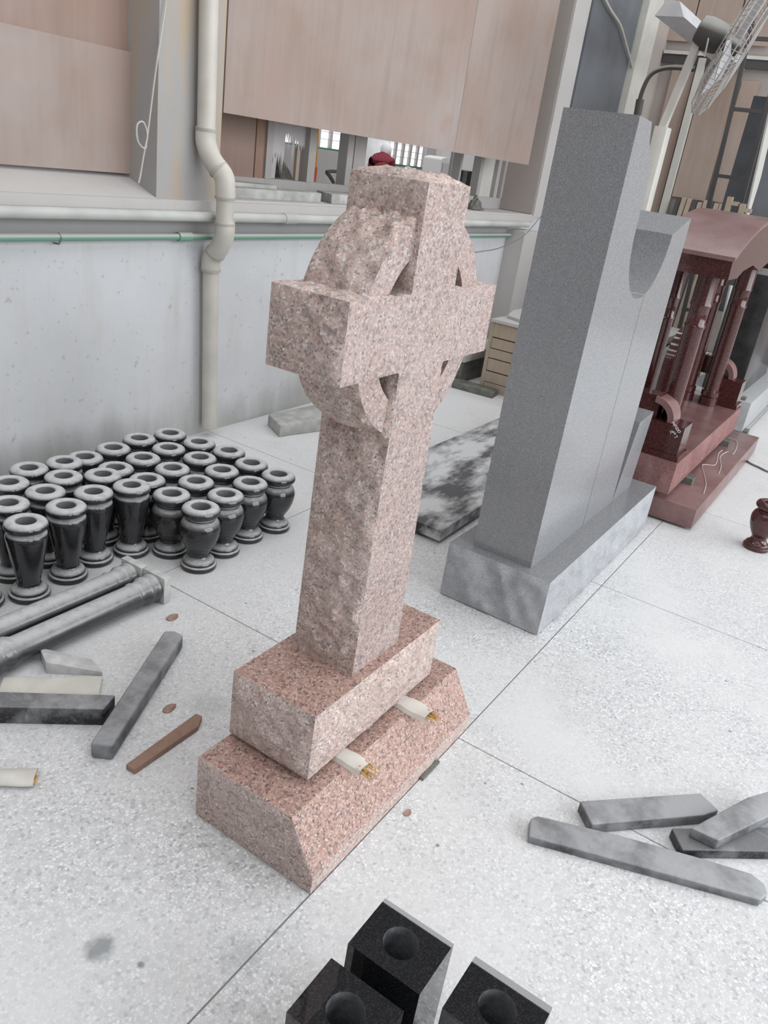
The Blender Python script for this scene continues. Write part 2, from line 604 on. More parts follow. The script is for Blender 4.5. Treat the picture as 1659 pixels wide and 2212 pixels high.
# sloping sill of the left bay, sill of the right bay
sl_ = MB().add([(-3.5, W - .002, 1.165), (1.56, W - .002, 1.165), (1.56, W + .40, 1.165), (-3.5, W + .40, 1.165),
          (-3.5, W - .002, 1.178), (1.56, W - .002, 1.178), (1.56, W + .19, 1.245), (-3.5, W + .19, 1.245), (1.56, W + .40, 1.245), (-3.5, W + .40, 1.245)],
         [(3, 2, 1, 0), (0, 1, 5, 4), (4, 5, 6, 7), (7, 6, 8, 9), (1, 2, 8, 6, 5), (0, 4, 7, 9, 3), (2, 3, 9, 8)]).build('trim_3', M['sill'])
struct(sl_)
struct(MB().box((1.945, W - .002, 1.165), (5.75, W + .42, 1.185)).build('trim_2', M['sill']))
struct(MB().box((1.56, W - .001, 1.165), (1.945, W + .40, 3.6)).build('wall_pier_left', M['pier']))
wp = struct(MB().box((5.75, W - .012, 1.165), (6.05, W + .40, 3.6)).build('wall_pier_right', M['sill']))
MB().box((5.742, W + .004, 1.19), (5.749, W + .36, 3.6)).build('reveal_panel', M['tan'], wp)
MB().box((5.30, W - .16, 0), (5.62, W, 1.07)).build('buttress', M['sill'], wb)
tr = MB().box((-3.5, W - .035, 1.132), (5.75, W, 1.176)).build('trim_1', M['sill'])
struct(tr)
struct(MB().box((-3.5, W - .003, 1.028), (5.30, W, 1.132)).build('trim_4', M['band']))  # dark strip painting in the shade below lip and white pipe
# plywood closing the left bay
tag(MB().box((-3.5, W + .170, 1.255), (1.56, W + .186, 1.737)).build('plywood_sheet', M['ply']), 'paler lower plywood sheet boarding up the left bay above the sloping sill', 'plywood')
tag(MB().box((-3.5, W + .188, 1.62), (1.56, W + .203, 3.6)).build('plywood_sheet', M['ply2']), 'reddish upper plywood sheet in the left bay, behind the lower sheet', 'plywood')
# plywood hung over the right bay: two sheets with a seam
for a, b, m, lab in ((1.957, 4.20, 'ply', 'large plywood sheet hung over the window bay right of the downpipe'),
                     (4.204, 5.47, 'ply', 'narrower plywood sheet over the window bay, next to the far pier')):
    tag(MB().box((a, W + .001, 1.563), (b, W + .016, 3.6)).build('plywood_sheet', M[m]), lab, 'plywood')

# window in the right bay
YW = 2.60
win = struct(MB().box((1.945, YW - .03, 1.185), (5.75, YW + .04, 1.272)).build('window_1', M['frame'], origin=(1.945, YW, 1.185)))
for a, b in ((2.632, 2.685), (3.008, 3.078), (3.395, 3.46), (3.47, 3.60), (5.245, 5.30), (5.57, 5.615), (5.70, 5.75), (4.9, 4.93)):
    MB().box((a, YW - .035, 1.272), (b, YW + .035, 3.0)).build('window_post', M['frame'], win)
MB().box((1.945, YW - .03, 2.9), (5.75, YW + .04, 3.0)).build('window_head', M['frame'], win)
MB().box((1.95, YW - .012, 1.272), (2.56, YW + .0, 2.9)).build('boarded_pane', M['ply2'], win)
MB().box((2.56, YW - .02, 1.272), (2.634, YW + .03, 2.9)).build('boarded_pane', M['wood'], win)
# torn plastic film in one pane: hanging strips of unequal length
film = MB()
random.seed(3)
x = 2.687
while x < 3.0:
    wd = random.choice((.004, .007, .012, .02))
    u = (x - 2.687) / .32
    z0 = 1.50 - .03 * sin(u * 9)
    if u < .42:
        z0 = 1.42
    ln = random.uniform(.02, .15) if u < .75 else random.uniform(.0, .06)
    if u < .06:
        ln = .14
    film.add([(x, YW, 1.9), (x + wd, YW, 1.9), (x + wd, YW, z0), (x + wd * .5, YW + .004, z0 - ln), (x, YW, z0)], [(0, 4, 3, 2, 1)])
    x += wd
film.build('torn_film', M['plastic'], win)
MB().add([(2.687, YW + .002, 1.275), (2.76, YW + .002, 1.275), (2.765, YW + .002, 1.37), (2.74, YW + .002, 1.40), (2.72, YW + .002, 1.31), (2.70, YW + .002, 1.36), (2.687, YW + .002, 1.33)], [(0, 1, 2, 3, 4, 5, 6)]).build('torn_film', M['plastic'], win)
MB().box((2.955, YW + .01, 1.272), (2.985, YW + .03, 1.47)).build('splint', M['crate'], win)
for a, b in ((5.30, 5.57), (5.615, 5.70)):
    MB().box((a, YW, 1.272), (b, YW + .006, 2.9)).build('pane', M['cream'], win)

# stones lying on the sill
def stone(name, poly, z0, z1, mat, lab, cat='stone', bevel=.004):
    return tag(MB().prism(poly, z0, z1).build(name, mat, bevel=bevel), lab, cat)


stone('stone_strip', [(2.10, 2.33), (2.86, 2.33), (2.92, 2.43), (2.10, 2.47)], 1.185, 1.235, M['stone'], 'long dusty stone strip lying on the window sill')
stone('stone_strip', [(2.12, 2.40), (2.50, 2.36), (2.54, 2.44), (2.14, 2.50)], 1.235, 1.256, M['stone'], 'thin dusty stone piece lying on top of the long sill strip')
stone('stone_strip', [(2.92, 2.30), (3.60, 2.30), (3.60, 2.47), (3.02, 2.49)], 1.185, 1.238, M['stone'], 'dusty stone slab on the sill next to the top of the cross')
gl = thing('crumpled_rag', 'crumpled dark rag lying on the far end of the window sill', 'rag', (4.95, 2.42, 1.185))
g = MB()
g.patch(lambda u, v: (4.86 + .2 * u, 2.36 + .1 * v, 1.19 + .09 * sin(pi * u) ** 2 * sin(pi * v)), 14, 10, amp=.02, freq=26, edge=.3)
g.build('cloth', M['stonedark'], gl)

# horizontal pipes on the wall
p = thing('wall_pipe', 'thick white horizontal pipe running along the wall under the sill', 'pipe', (2, 2.19, 1.09))
MB().tube([(-3.5, 2.19, 1.112), (5.55, 2.19, 1.112)], .023, 16).build('tube', M['pvcw'], p)
for xx in (2.42, 4.42):
    MB().tube([(xx - .05, 2.19, 1.112), (xx + .05, 2.19, 1.112)], .0265, 16).build('coupling', M['pvcw'], p)
p = thing('water_pipe', 'thin green water pipe clipped to the wall below the white pipe', 'pipe', (2, 2.21, 1.0))
MB().tube([(-3.5, 2.215, 1.012), (5.29, 2.215, 1.022)], .0145, 12).build('tube', M['green'], p)
MB().tube([(1.66, 2.215, 1.018), (1.74, 2.215, 1.018)], .021, 12).build('coupling', M['green'], p)
for xx in (1.03, 3.6):
    MB().tube([(xx, 2.215, 1.035), (xx, 2.198, 1.015), (xx, 2.215, .992), (xx, 2.247, .99)], .004, 6).build('pipe_clip', M['cable'], p)

# downpipe with its double bend
dp = thing('downpipe', 'cream plastic downpipe with a double bend in front of the wall', 'pipe', (1.89, 2.2, 0.05))
RP = .041
MB().tube([(1.73, 2.198, 3.6), (1.795, 2.198, 1.47)], RP, 18).build('upper_pipe', M['pvc'], dp)


def bend(pts, n=8):
    out = []
    P = [Vector(q) for q in pts]
    for i in range(len(P) - 1):
        p0 = P[max(i - 1, 0)]; p1 = P[i]; p2 = P[i + 1]; p3 = P[min(i + 2, len(P) - 1)]
        for k in range(n):
            t = k / n
            out.append(.5 * ((2 * p1) + (p2 - p0) * t + (2 * p0 - 5 * p1 + 4 * p2 - p3) * t * t + (3 * p1 - p0 - 3 * p2 + p3) * t ** 3))
    out.append(P[-1])
    return out


MB().tube(bend([(1.795, 2.198, 1.49), (1.797, 2.198, 1.43), (1.808, 2.165, 1.36), (1.83, 2.112, 1.30), (1.838, 2.105, 1.245), (1.84, 2.105, 1.20)]), RP + .005, 18).build('elbow', M['pvc'], dp)
MB().tube([(1.84, 2.105, 1.21), (1.845, 2.105, 1.08)], RP, 18).build('middle_pipe', M['pvc'], dp)
MB().tube(bend([(1.845, 2.105, 1.11), (1.848, 2.105, 1.05), (1.852, 2.135, .985), (1.858, 2.185, .93), (1.862, 2.198, .885), (1.863, 2.198, .86)]), RP + .005, 18).build('elbow', M['pvc'], dp)
MB().tube([(1.863, 2.198, .89), (1.905, 2.198, .05)], RP - .002, 18).build('lower_pipe', M['pvc'], dp)
for a_, b_ in (((1.7955, 2.198, 1.475), (1.7952, 2.198, 1.487)), ((1.8185, 2.139, 1.329), (1.8225, 2.130, 1.318)), ((1.8398, 2.105, 1.212), (1.840, 2.105, 1.203)), ((1.8455, 2.105, 1.098), (1.8458, 2.105, 1.088)), ((1.855, 2.16, .958), (1.857, 2.168, .948)), ((1.863, 2.198, .872), (1.8635, 2.198, .860))):
    MB().tube([a_, b_], RP + .0075, 18).build('socket_rim', M['pvcrim'], dp)
cd = thing('looped_rope', 'thin cord with a loop hanging beside the left face of the pier', 'cord', (1.48, 2.22, 1.25))
MB().tube(bend([(1.62, 2.245, 2.2), (1.579, 2.235, 1.936), (1.531, 2.235, 1.679), (1.49, 2.235, 1.42), (1.478, 2.235, 1.375), (1.44, 2.235, 1.40), (1.435, 2.235, 1.46), (1.465, 2.232, 1.475), (1.488, 2.232, 1.43), (1.478, 2.235, 1.375), (1.46, 2.24, 1.27), (1.45, 2.24, 1.235)], 5), .004, 6).build('cord', M['cord'], cd)

# ------------------------------------------------------------------ pink granite celtic cross
X0, X1, Z0, Z1 = .085, .666, 1.1055, 1.2587
YF, YB = .137, .314
CX, CZ = .3757, 1.182
zb, zt = .369, 1.461


def hw(z):
    return (.202 + (.165 - .202) * (z - zb) / (zt - zb)) / 2


def fillet(p, a, b, r=.008, n=4):
    """rounded inner corner at p coming from a going to b"""
    p, a, b = Vector(p), Vector(a), Vector(b)
    d1, d2 = (a - p).normalized(), (b - p).normalized()
    s0, s1 = p + d1 * r, p + d2 * r
    return [tuple((s0 * (1 - t) + p * t) * (1 - t) + (p * (1 - t) + s1 * t) * t) for t in [k / n for k in range(n + 1)]]


cr = []
L0, L1 = CX - hw(Z0), CX - hw(Z1)
Q0, Q1 = CX + hw(Z0), CX + hw(Z1)
cr += [(CX - hw(zb), zb), (CX + hw(zb), zb)]
cr += fillet((Q0, Z0), (Q0, .9), (X1, Z0))
cr += [(X1, Z0), (X1, Z1)]
cr += fillet((Q1, Z1), (X1, Z1), (Q1, 1.5))
cr += [(CX + hw(zt), zt), (CX - hw(zt), zt)]
cr += fillet((L1, Z1), (L1, 1.5), (X0, Z1))
cr += [(X0, Z1), (X0, Z0)]
cr += fillet((L0, Z0), (X0, Z0), (L0, .9))
mb = MB()
mb.add([(q[0], YF, q[1]) for q in cr], [tuple(range(len(cr)))])
mb.add([(q[0], YB, q[1]) for q in cr], [tuple(range(len(cr)))[::-1]])
smooth_front = mb
rock = MB()
for i in range(len(cr)):
    a, b = cr[i], cr[(i + 1) % len(cr)]
    ln = math.dist(a, b)
    P = ((a[0], YF, a[1]), (a[0], YB, a[1]), (b[0], YB, b[1]), (b[0], YF, b[1]))
    if ln < .04:
        rock.quad(*P, 12, 1)
        continue
    nv = max(10, int(ln / .007))
    top = abs(a[1] - zt) < 1e-6 and abs(b[1] - zt) < 1e-6
    end = abs(a[0] - b[0]) < 1e-6
    amp, bul = (.010, .018) if top else ((.009, .011) if end else ((.011, .013) if ln > .3 else (.006, .004)))
    if abs(a[1] - zb) < 1e-6 and abs(b[1] - zb) < 1e-6:
        amp = bul = 0
    rock.quad(*P, 26, nv, amp=amp, bulge=bul, freq=16, seed=i * 3.1, edge=.10)
# ring quadrants, a little back from the face
RO, RI, YR0, YR1 = .229, .165, .150, .301
ringf = MB()
for q in range(4):
    a0 = pi / 2 * q + .16
    a1 = pi / 2 * (q + 1) - .16
    n = 18
    A = [a0 + (a1 - a0) * k / n for k in range(n + 1)]
    for y, flip in ((YR0, False), (YR1, True)):
        vs = [(CX + r * cos(a), y, CZ + r * sin(a)) for r in (RI, RO) for a in A]
        fs = [(k, n + 1 + k, n + 2 + k, k + 1) for k in range(n)]
        ringf.add(vs, [f[::-1] for f in fs] if not flip else fs)
    ringf.patch(lambda u, v: (CX + RI * cos(a0 + (a1 - a0) * u), YR0 + (YR1 - YR0) * v, CZ + RI * sin(a0 + (a1 - a0) * u)), n, 3)
    rock.patch(lambda u, v: (CX + RO * cos(a0 + (a1 - a0) * u), YR1 - (YR1 - YR0) * v, CZ + RO * sin(a0 + (a1 - a0) * u)), 44, 24, amp=.0095, bulge=.008, freq=15, seed=40 + q * 7, edge=.1)
ct = thing('celtic_cross', 'pink speckled granite ringed cross with rough pitched sides', 'cross', (CX, .22, zb))
mb.build('face', M['pink'], ct)
ringf.build('ring', M['pink'], ct)
rock.build('pitched_sides', M['pinkrock'], ct)

# upper base
bx0, bx1, by0, by1, bz0, bz1 = .098, .652, .109, .349, .1905, .369
ub = thing('cross_base', 'upper pink granite base block directly under the cross shaft', 'base', ((bx0 + bx1) / 2, (by0 + by1) / 2, bz0))
MB().add([(bx0, by0, bz1), (bx1, by0, bz1), (bx1, by1, bz1), (bx0, by1, bz1)], [(0, 1, 2, 3)]).build('top', M['pinktop'], ub)


def sides(mb, x0, x1, y0, y1, z0, z1, amp, bul, seed, res=.008, edge=.1, freq=14):
    nx, ny, nz = max(4, int((x1 - x0) / res)), max(4, int((y1 - y0) / res)), max(4, int((z1 - z0) / res))
    k = dict(amp=amp, bulge=bul, freq=freq, edge=edge)
    mb.quad((x0, y0, z0), (x1, y0, z0), (x1, y0, z1), (x0, y0, z1), nx, nz, seed=seed, **k)
    mb.quad((x1, y0, z0), (x1, y1, z0), (x1, y1, z1), (x1, y0, z1), ny, nz, seed=seed + 5, **k)
    mb.quad((x1, y1, z0), (x0, y1, z0), (x0, y1, z1), (x1, y1, z1), nx, nz, seed=seed + 9, **k)
    mb.quad((x0, y1, z0), (x0, y0, z0), (x0, y0, z1), (x0, y1, z1), ny, nz, seed=seed + 13, **k)
    mb.add([(x0, y0, z0), (x1, y0, z0), (x1, y1, z0), (x0, y1, z0)], [(3, 2, 1, 0)])
    return mb


sides(MB(), bx0, bx1, by0, by1, bz0, bz1, .009, .012, 60).build('pitched_sides', M['pinkrock'], ub)
# lower base with sloping front
LX, LD, LH, SL, NO = .7464, .352, .177, .0734, .051
lb = thing('cross_base', 'lowest pink granite base with a sloping front, standing on the floor', 'base', (LX / 2, LD / 2, 0))
MB().add([(0, SL, LH), (LX, SL, LH), (LX, LD, LH), (0, LD, LH), (0, 0, NO), (LX, 0, NO)], [(0, 1, 2, 3), (4, 5, 1, 0)]).build('top', M['pinktop'], lb)
m = MB()
m.quad((0, 0, 0), (LX, 0, 0), (LX, 0, NO), (0, 0, NO), 80, 6, amp=.003, bulge=.0, freq=20, seed=3, edge=.12)
m.quad((LX, LD, 0), (0, LD, 0), (0, LD, LH), (LX, LD, LH), 60, 16, amp=.006, bulge=.01, seed=8)
for xx, fl_ in ((0, 0), (LX, 1)):
    def SS(u, v, xx=xx, fl_=fl_):
        # u along depth back->front, v up
        if fl_:
            u = 1 - u
        y = LD * (1 - u)
        top = LH if y >= SL else NO + (LH - NO) * y / SL
        return (xx, y, top * v)
    m.patch(SS, 40, 20, amp=.005, bulge=.004, seed=21 + xx, edge=.08)
m.add([(0, 0, 0), (LX, 0, 0), (LX, LD, 0), (0, LD, 0)], [(3, 2, 1, 0)])
m.build('pitched_sides', M['pinkrock'], lb)
# cardboard tubes used as spacers
for n_, (x0, x1, y1, lab) in enumerate(((.201, .252, .036, 'flattened cardboard tube spacer under the upper base, nearer the camera'),
                                        (.472, .530, .020, 'flattened cardboard tube spacer under the upper base, farther end'))):
    sp = thing('cardboard_spacer', lab, 'cardboard', ((x0 + x1) / 2, .2, LH))
    s = MB()

    def SP(u, v, x0=x0, x1=x1, y1=y1, up=1):
        y = .33 + (y1 - .33) * v
        h = .0128 + .006 * max(0, (.10 - y) / .10)
        dz = -.004 * max(0, (.075 - y) / .06) ** 2
        return (x0 + (x1 - x0) * u, y, LH + .0002 + dz + (h * sin(pi * u) ** .25 if up else 0) + (.003 * sin(y * 70 + u * 3) if up and y < .1 else 0))
    s.patch(lambda u, v: SP(u, v), 10, 16, smooth=True)
    s.patch(lambda u, v: SP(1 - u, v, up=0), 10, 16)
    s.build('sleeve', M['card'], sp)
    f = MB()
    random.seed(5 + n_)
    for k in range(9):
        xx = x0 + .008 + (x1 - x0 - .016) * random.random()
        zz = LH + .004 + .008 * random.random()
        f.tube([(xx, y1 + .012, zz), (xx + random.uniform(-.008, .008), y1 - .012, zz - .004), (xx + random.uniform(-.014, .014), y1 - random.uniform(.02, .036), zz - random.uniform(.008, .016))], [.0022, .0018, .0004], 5)
    f.build('torn_fibres', M['fiber'], sp)
# small dark shim under the lower base
tag(MB().prism([(.47, -.012), (.56, -.012), (.56, -.002), (.47, -.002)], 0, .008).build('shim', M['stonedark']), 'small dark shim on the floor at the front foot of the pink base', 'shim')

# ------------------------------------------------------------------ gray monument
gx0, gx1, gy0, gy1, gh = 1.377, 2.72, .047, .454, .222
gb = thing('monument_base', 'gray granite base with rough pitched sides under the tall gray monument', 'base', ((gx0 + gx1) / 2, (gy0 + gy1) / 2, 0))
MB().add([(gx0, gy0, gh), (gx1, gy0, gh), (gx1, gy1, gh), (gx0, gy1, gh)], [(0, 1, 2, 3)]).build('top', M['gray'], gb)
sides(MB(), gx0, gx1, gy0, gy1, .004, gh, .018, .006, 90, .012, .1, 7).build('pitched_sides', M['grayrock'], gb)
gd = thing('gray_monument', 'tall gray granite monument with a scooped notch and stepped right side', 'monument', (1.9, .26, gh))
DY0, DY1 = .143, .377
prof = [(1.422, gh), (1.958, gh), (1.958, 1.155)]
prof += [(1.894 + .237 * cos(a), 1.386 + .237 * sin(a)) for a in [radians(-74 - k * 106 / 14) for k in range(15)]]
prof += [(1.657, 1.575), (1.575, 1.629), (1.565, 1.692), (1.422, 1.692)]
n = len(prof)
mm = MB()
T = [Vector((q[0], DY0, q[1])) for q in prof]
B = [Vector((q[0], DY1, q[1])) for q in prof]
mm.add(T + B, [tuple(range(n)), tuple(range(n, 2 * n))[::-1]] + [(i, n + i, n + (i + 1) % n, (i + 1) % n) for i in range(n)])
# facet planed off the top right of the front face
for k in range(len(mm.v)):
    v_ = mm.v[k]
    if abs(v_.x - 1.565) < 1e-4 and v_.z > 1.69:
        mm.v[k] = Vector((1.610, DY0 + .020 if abs(v_.y - DY0) < 1e-4 else DY1, 1.692))
ob = mm.build('tall_panel', M['gray'], gd, merge=True, smooth=True)
prof2 = [(1.962, gh), (2.338, gh), (2.345, 1.43), (2.131, 1.368)]
prof2 += [(1.894 + .237 * cos(a), 1.386 + .237 * sin(a)) for a in [radians(-6 - k * 66 / 9) for k in range(10)]]
prof2 += [(1.962, 1.155)]
MB().prof(prof2, DY0, DY1).build('middle_panel', M['gray'], gd, merge=True, smooth=True)
M['grayblast'] = granite('gray_granite_blasted', GRAY_STOPS, .0020, .7, .25, .1)
MB().patch(lambda u, v: (1.894 + .2365 * cos(radians(-7 - 64 * u)), DY0 + (DY1 - DY0) * v, 1.386 + .2365 * sin(radians(-7 - 64 * u))), 16, 1, smooth=True).build('scoop', M['grayblast'], gd)
MB().patch(lambda u, v: (1.894 + .2365 * cos(radians(-75 - 104 * u)), DY0 + (DY1 - DY0) * v, 1.386 + .2365 * sin(radians(-75 - 104 * u))), 20, 1, smooth=True).build('scoop', M['grayblast'], gd)
MB().box((1.954, DY0 + .012, gh), (1.966, DY1 - .003, 1.145)).build('groove', M['grayrock'], gd)
MB().prof([(2.342, gh), (2.60, gh), (2.655, .585), (2.45, .572)], DY0, DY1).build('stub_panel', M['gray'], gd)

# ------------------------------------------------------------------ red monument
tag(MB().box((2.875, -.142, .012), (4.66, .44, .116)).build('red_slab', M['reddust'], bevel=.003), 'dusty dark red granite slab lowest under the red canopy monument', 'slab')
for i, (x, y) in enumerate(((3.05, .0), (4.45, .0), (3.05, .40), (4.45, .40))):
    if i < 2:
        pass
for x, y, lab in ((3.02, -.10, 'dark wooden batten under the near end of the red slab'), (4.4, -.10, 'dark wooden batten under the far end of the red slab')):
    tag(MB().box((x, y, 0), (x + .06, y + .5, .012)).build('batten', M['steel']), lab, 'batten')
for x, lab in ((3.22, 'gray stone spacer between the red slab and the red base, nearer the gray monument'), (4.18, 'gray stone spacer between the red slab and the red base, farther one')):
    tag(MB().box((x, -.03, .116), (x + .09, .38, .152)).build('spacer', M['stonedark']), lab, 'spacer')
rb0, rb1, rbt = .152, 4.53, .313
rb = thing('monument_base', 'red granite base with pitched edges carrying the canopy columns', 'base', (3.7, .22, rb0))
MB().add([(2.86, .01, rbt), (rb1, .01, rbt), (rb1, .44, rbt), (2.86, .44, rbt)], [(0, 1, 2, 3)]).build('top', M['reddust'], rb)
sides(MB(), 2.86, rb1, .01, .44, rb0, rbt, .008, .008, 130, .016, .1, 12).build('pitched_sides', M['redrock'], rb)
rm = thing('red_canopy_monument', 'polished red granite monument with an arched canopy on four columns', 'monument', (3.7, .22, rbt))
CRF = []
for k in range(17):
    t_ = -1 + 2 * k / 16
    CRF.append((3.72 + t_ * .80, 1.275 + .175 * (1 - t_ * t_)))
# arched roof slab
und = [(4.52, 1.262), (4.50, 1.185), (4.28, 1.185), (4.18, 1.215), (3.95, 1.235), (3.72, 1.20), (3.49, 1.235), (3.26, 1.215), (3.16, 1.185), (2.94, 1.185), (2.92, 1.262)]
MB().prof([(q[0], q[1]) for q in und[::-1]] + CRF[::-1], .048, .40).build('canopy', M['red'], rm, smooth=True)
ro = MB()
ro.patch(lambda u, v: (3.72 + (-1 + 2 * u) * .815, .038 + .372 * v, 1.275 + .012 + .176 * (1 - (-1 + 2 * u) ** 2)), 24, 1, smooth=True)
ro.patch(lambda u, v: (3.72 + (-1 + 2 * u) * .815, .038, 1.268 + .176 * (1 - (-1 + 2 * u) ** 2) + .019 * v), 24, 1)
ro.patch(lambda u, v: (2.905, .410 - .372 * u, 1.268 + .019 * v), 4, 1)
ro.patch(lambda u, v: (4.535, .038 + .372 * u, 1.268 + .019 * v), 4, 1)
ro.build('roof_cap', M['reddust'], rm)
cp = [(.056, 0), (.056, .05), (.050, .055), (.056, .062), (.056, .09), (.046, .10), (.046, .62), (.052, .63), (.046, .645), (.046, .72), (.052, .73), (.05, .745), (.05, .872)]
for x, y in ((3.08, .16), (3.16, .33), (4.32, .19), (4.32, .34)):
    MB().lathe(cp, (x, y, rbt), 28).build('column', M['red'], rm)
# end blocks with quarter-ring scrolls
for x0, x1, sgn in ((2.90, 3.06, 1), (4.38, 4.52, -1)):
    b = MB().box((x0, .03, rbt), (x1, .225, .485)).build('end_block', M['red'], rm)
    MB().box((x0 - .012, .018, rbt), (x1 + .012, .237, rbt + .028)).build('plinth_lip', M['red'], b)
    s = MB()
    yc_, zc_, ra, rb_ = .205, .487, .082, .112
    n_ = 14
    A = [pi * .5 * k / n_ for k in range(n_ + 1)]
    for xx in (x0 + .01, x1 - .01):
        s.add([(xx, yc_ - r * cos(a_), zc_ + r * sin(a_)) for r in (ra, rb_) for a_ in A], [(k, k + 1, n_ + 2 + k, n_ + 1 + k) for k in range(n_)])
    for r in (ra, rb_):
        s.add([(xx, yc_ - r * cos(a_), zc_ + r * sin(a_)) for xx in (x0 + .01, x1 - .01) for a_ in A], [(k, k + 1, n_ + 2 + k, n_ + 1 + k) for k in range(n_)])
    s.build('scroll', M['reddust'], b, smooth=True)
    MB().prof([(x0 + .03, .487), (x1 - .03, .487), (x1 - .03, .60), (x0 + .03, .60)], yc_ - .02, yc_ + .10).build('scroll_web', M['red'], b)
# round-topped tablet in the middle
tb = [(3.45, rbt), (3.95, rbt), (3.95, .62)] + [(3.70 + .25 * cos(pi * k / 30), .62 + .22 * sin(pi * k / 30)) for k in range(1, 30)] + [(3.45, .62)]
tbo = MB().prof(tb, .26, .34).build('tablet', M['red'], rm, smooth=True)
# chalk marks
ch = MB()


def chalk(mb, pts, r=.0022):
    mb.tube(bend(pts, 4), r, 5)


cx = 2.8985


def ck(pts):
    chalk(ch, [(cx, un(1300 + a / 2.911, 440 + b / 2.911, 0, cx).y, un(1300 + a / 2.911, 440 + b / 2.911, 0, cx).z) for a, b in pts], .0016)


ck([(441, 1380), (447, 1372), (456, 1380), (450, 1386), (460, 1388), (458, 1396), (448, 1396)])
ck([(455, 1400), (463, 1392), (470, 1400), (462, 1408), (470, 1414), (478, 1404)])
ck([(466, 1418), (476, 1410), (482, 1420), (473, 1426), (466, 1418)])
ck([(476, 1432), (486, 1424), (494, 1434), (485, 1440), (476, 1432)])
ck([(428, 1428), (436, 1440), (430, 1446)])
ck([(440, 1426), (446, 1440), (452, 1432), (458, 1450), (466, 1440)])
ck([(456, 1470), (474, 1466), (470, 1456)])
ch.build('chalk_writing', M['chalk'], rm)
ch = MB()
chalk(ch, [(3.62 + .045 * cos(2 * pi * k / 12), .2585, .52 + .05 * sin(2 * pi * k / 12)) for k in range(13)], .0015)
ch.build('chalk_mark', M['chalk'], tbo)
ch = thing('chalk_line', 'wavy white chalk line drawn on the dusty red slab', 'chalk mark', (3.6, -.08, .117))
q = MB()
c6 = lambda a, b: tuple(un(1300 + a / 2.911, 440 + b / 2.911, 2, .1172))
chalk(q, [c6(*k) for k in ((640, 1825), (655, 1760), (640, 1690), (630, 1645), (660, 1640), (715, 1640), (735, 1570), (760, 1550))], .0018)
chalk(q, [c6(*k) for k in ((735, 1700), (750, 1650), (745, 1590), (790, 1560), (830, 1570), (850, 1500), (790, 1470))], .0018)
q.build('stroke', M['chalk'], ch)

# ------------------------------------------------------------------ stones beyond the red monument
tag(MB().box((5.02, .11, .27), (6.2, .37, 1.10)).build('black_headstone', M['slabblack'], bevel=.004), 'polished black granite upright slab behind the red canopy monument', 'headstone')
tag(MB().box((4.90, .0, .06), (6.6, .47, .27)).build('monument_base', M['graywhite'], bevel=.004), 'light gray granite base under the black upright slab', 'base')
for x, y, lab in ((4.95, .0, 'near'), (6.3, .0, 'far')):
    tag(MB().box((x, y - .03, 0), (x + .10, y + .46, .06)).build('bearer', M['stonedark']), f'dark stone bearer under the {lab} end of the light gray base', 'bearer')
for x, y, lab in ((4.93, .05, 'dark stone shim on the near edge of the light gray base'), (4.93, -.0, '')):
    if lab:
        tag(MB().box((x, y, .27), (x + .06, y + .03, .29)).build('shim', M['stonedark']), lab, 'shim')
tag(MB().box((6.75, -.05, 0), (7.8, .35, 1.0)).build('gray_headstone', M['gray'], bevel=.004), 'gray granite upright slab farthest along the row of monuments', 'headstone')
tag(MB().box((5.32, .75, 0), (6.0, 1.35, .42)).build('stone_block', M['graywhite'], bevel=.004), 'pale gray stone block behind the red columns, with a slab on top', 'block')
tag(MB().box((5.36, .8, .42), (5.46, 1.3, .44)).build('spacer', M['stonedark']), 'dark spacer strip between the pale block and the thin slab above', 'spacer')
tag(MB().box((5.30, .78, .44), (5.98, 1.3, .50)).build('stone_slab', M['sill'], bevel=.004), 'thin pale slab lying on top of the block behind the red columns', 'slab')

# ------------------------------------------------------------------ vases
URN = [(.063, 0), (.0665, .004), (.0675, .012), (.0665, .019), (.060, .0225), (.0605, .027), (.057, .034), (.048, .041), (.041, .050), (.0385, .058), (.0405, .067), (.049, .081), (.0595, .100), (.0685, .123), (.0735, .145), (.0748, .161), (.0735, .174), (.068, .188), (.061, .1965), (.0545, .2005), (.0535, .2035), (.0545, .206), (.0515, .208), (.051, .211), (.059, .2135), (.067, .2185), (.0712, .2265), (.0703, .236), (.065, .2445), (.056, .2495), (.046, .251), (.038, .2495), (.0345, .2455)]
STR = [(.062, 0), (.0655, .004), (.0665, .012), (.065, .019), (.058, .0225), (.0585, .027), (.055, .034), (.046, .040), (.039, .047), (.0365, .056), (.0385, .070), (.0445, .10), (.052, .14), (.0595, .185), (.0643, .215), (.0655, .227), (.0625, .237), (.054, .2425), (.0505, .2445), (.0505, .247), (.057, .249), (.0645, .2535), (.0682, .2605), (.0672, .269), (.062, .2755), (.053, .2795), (.043, .2808), (.035, .2795), (.031, .276)]


def smooth_prof(pr_, n_=3):
    out = []
    P = [Vector((a, b, 0)) for a, b in pr_]
    for i in range(len(P) - 1):
        p0, p1, p2, p3 = P[max(i - 1, 0)], P[i], P[i + 1], P[min(i + 2, len(P) - 1)]
        for k in range(n_):
            t_ = k / n_
            q_ = .5 * ((2 * p1) + (p2 - p0) * t_ + (2 * p0 - 5 * p1 + 4 * p2 - p3) * t_ * t_ + (3 * p1 - p0 - 3 * p2 + p3) * t_ ** 3)
            out.append((max(q_.x, 0), q_.y))
    out.append(pr_[-1])
    return out


def vase(name, prof, rh, zh, zbore, mat):
    """thing: empty with a body and its bore"""
    t_ = thing(name, '', '')
    MB().lathe([(0, 0), (prof[0][0], 0)] + smooth_prof(prof), n=44).build('body', mat, t_)
    MB().lathe([(rh, zh), (rh - .001, zbore), (0, zbore)], n=32).build('bore', M['bore'], t_)
    return t_


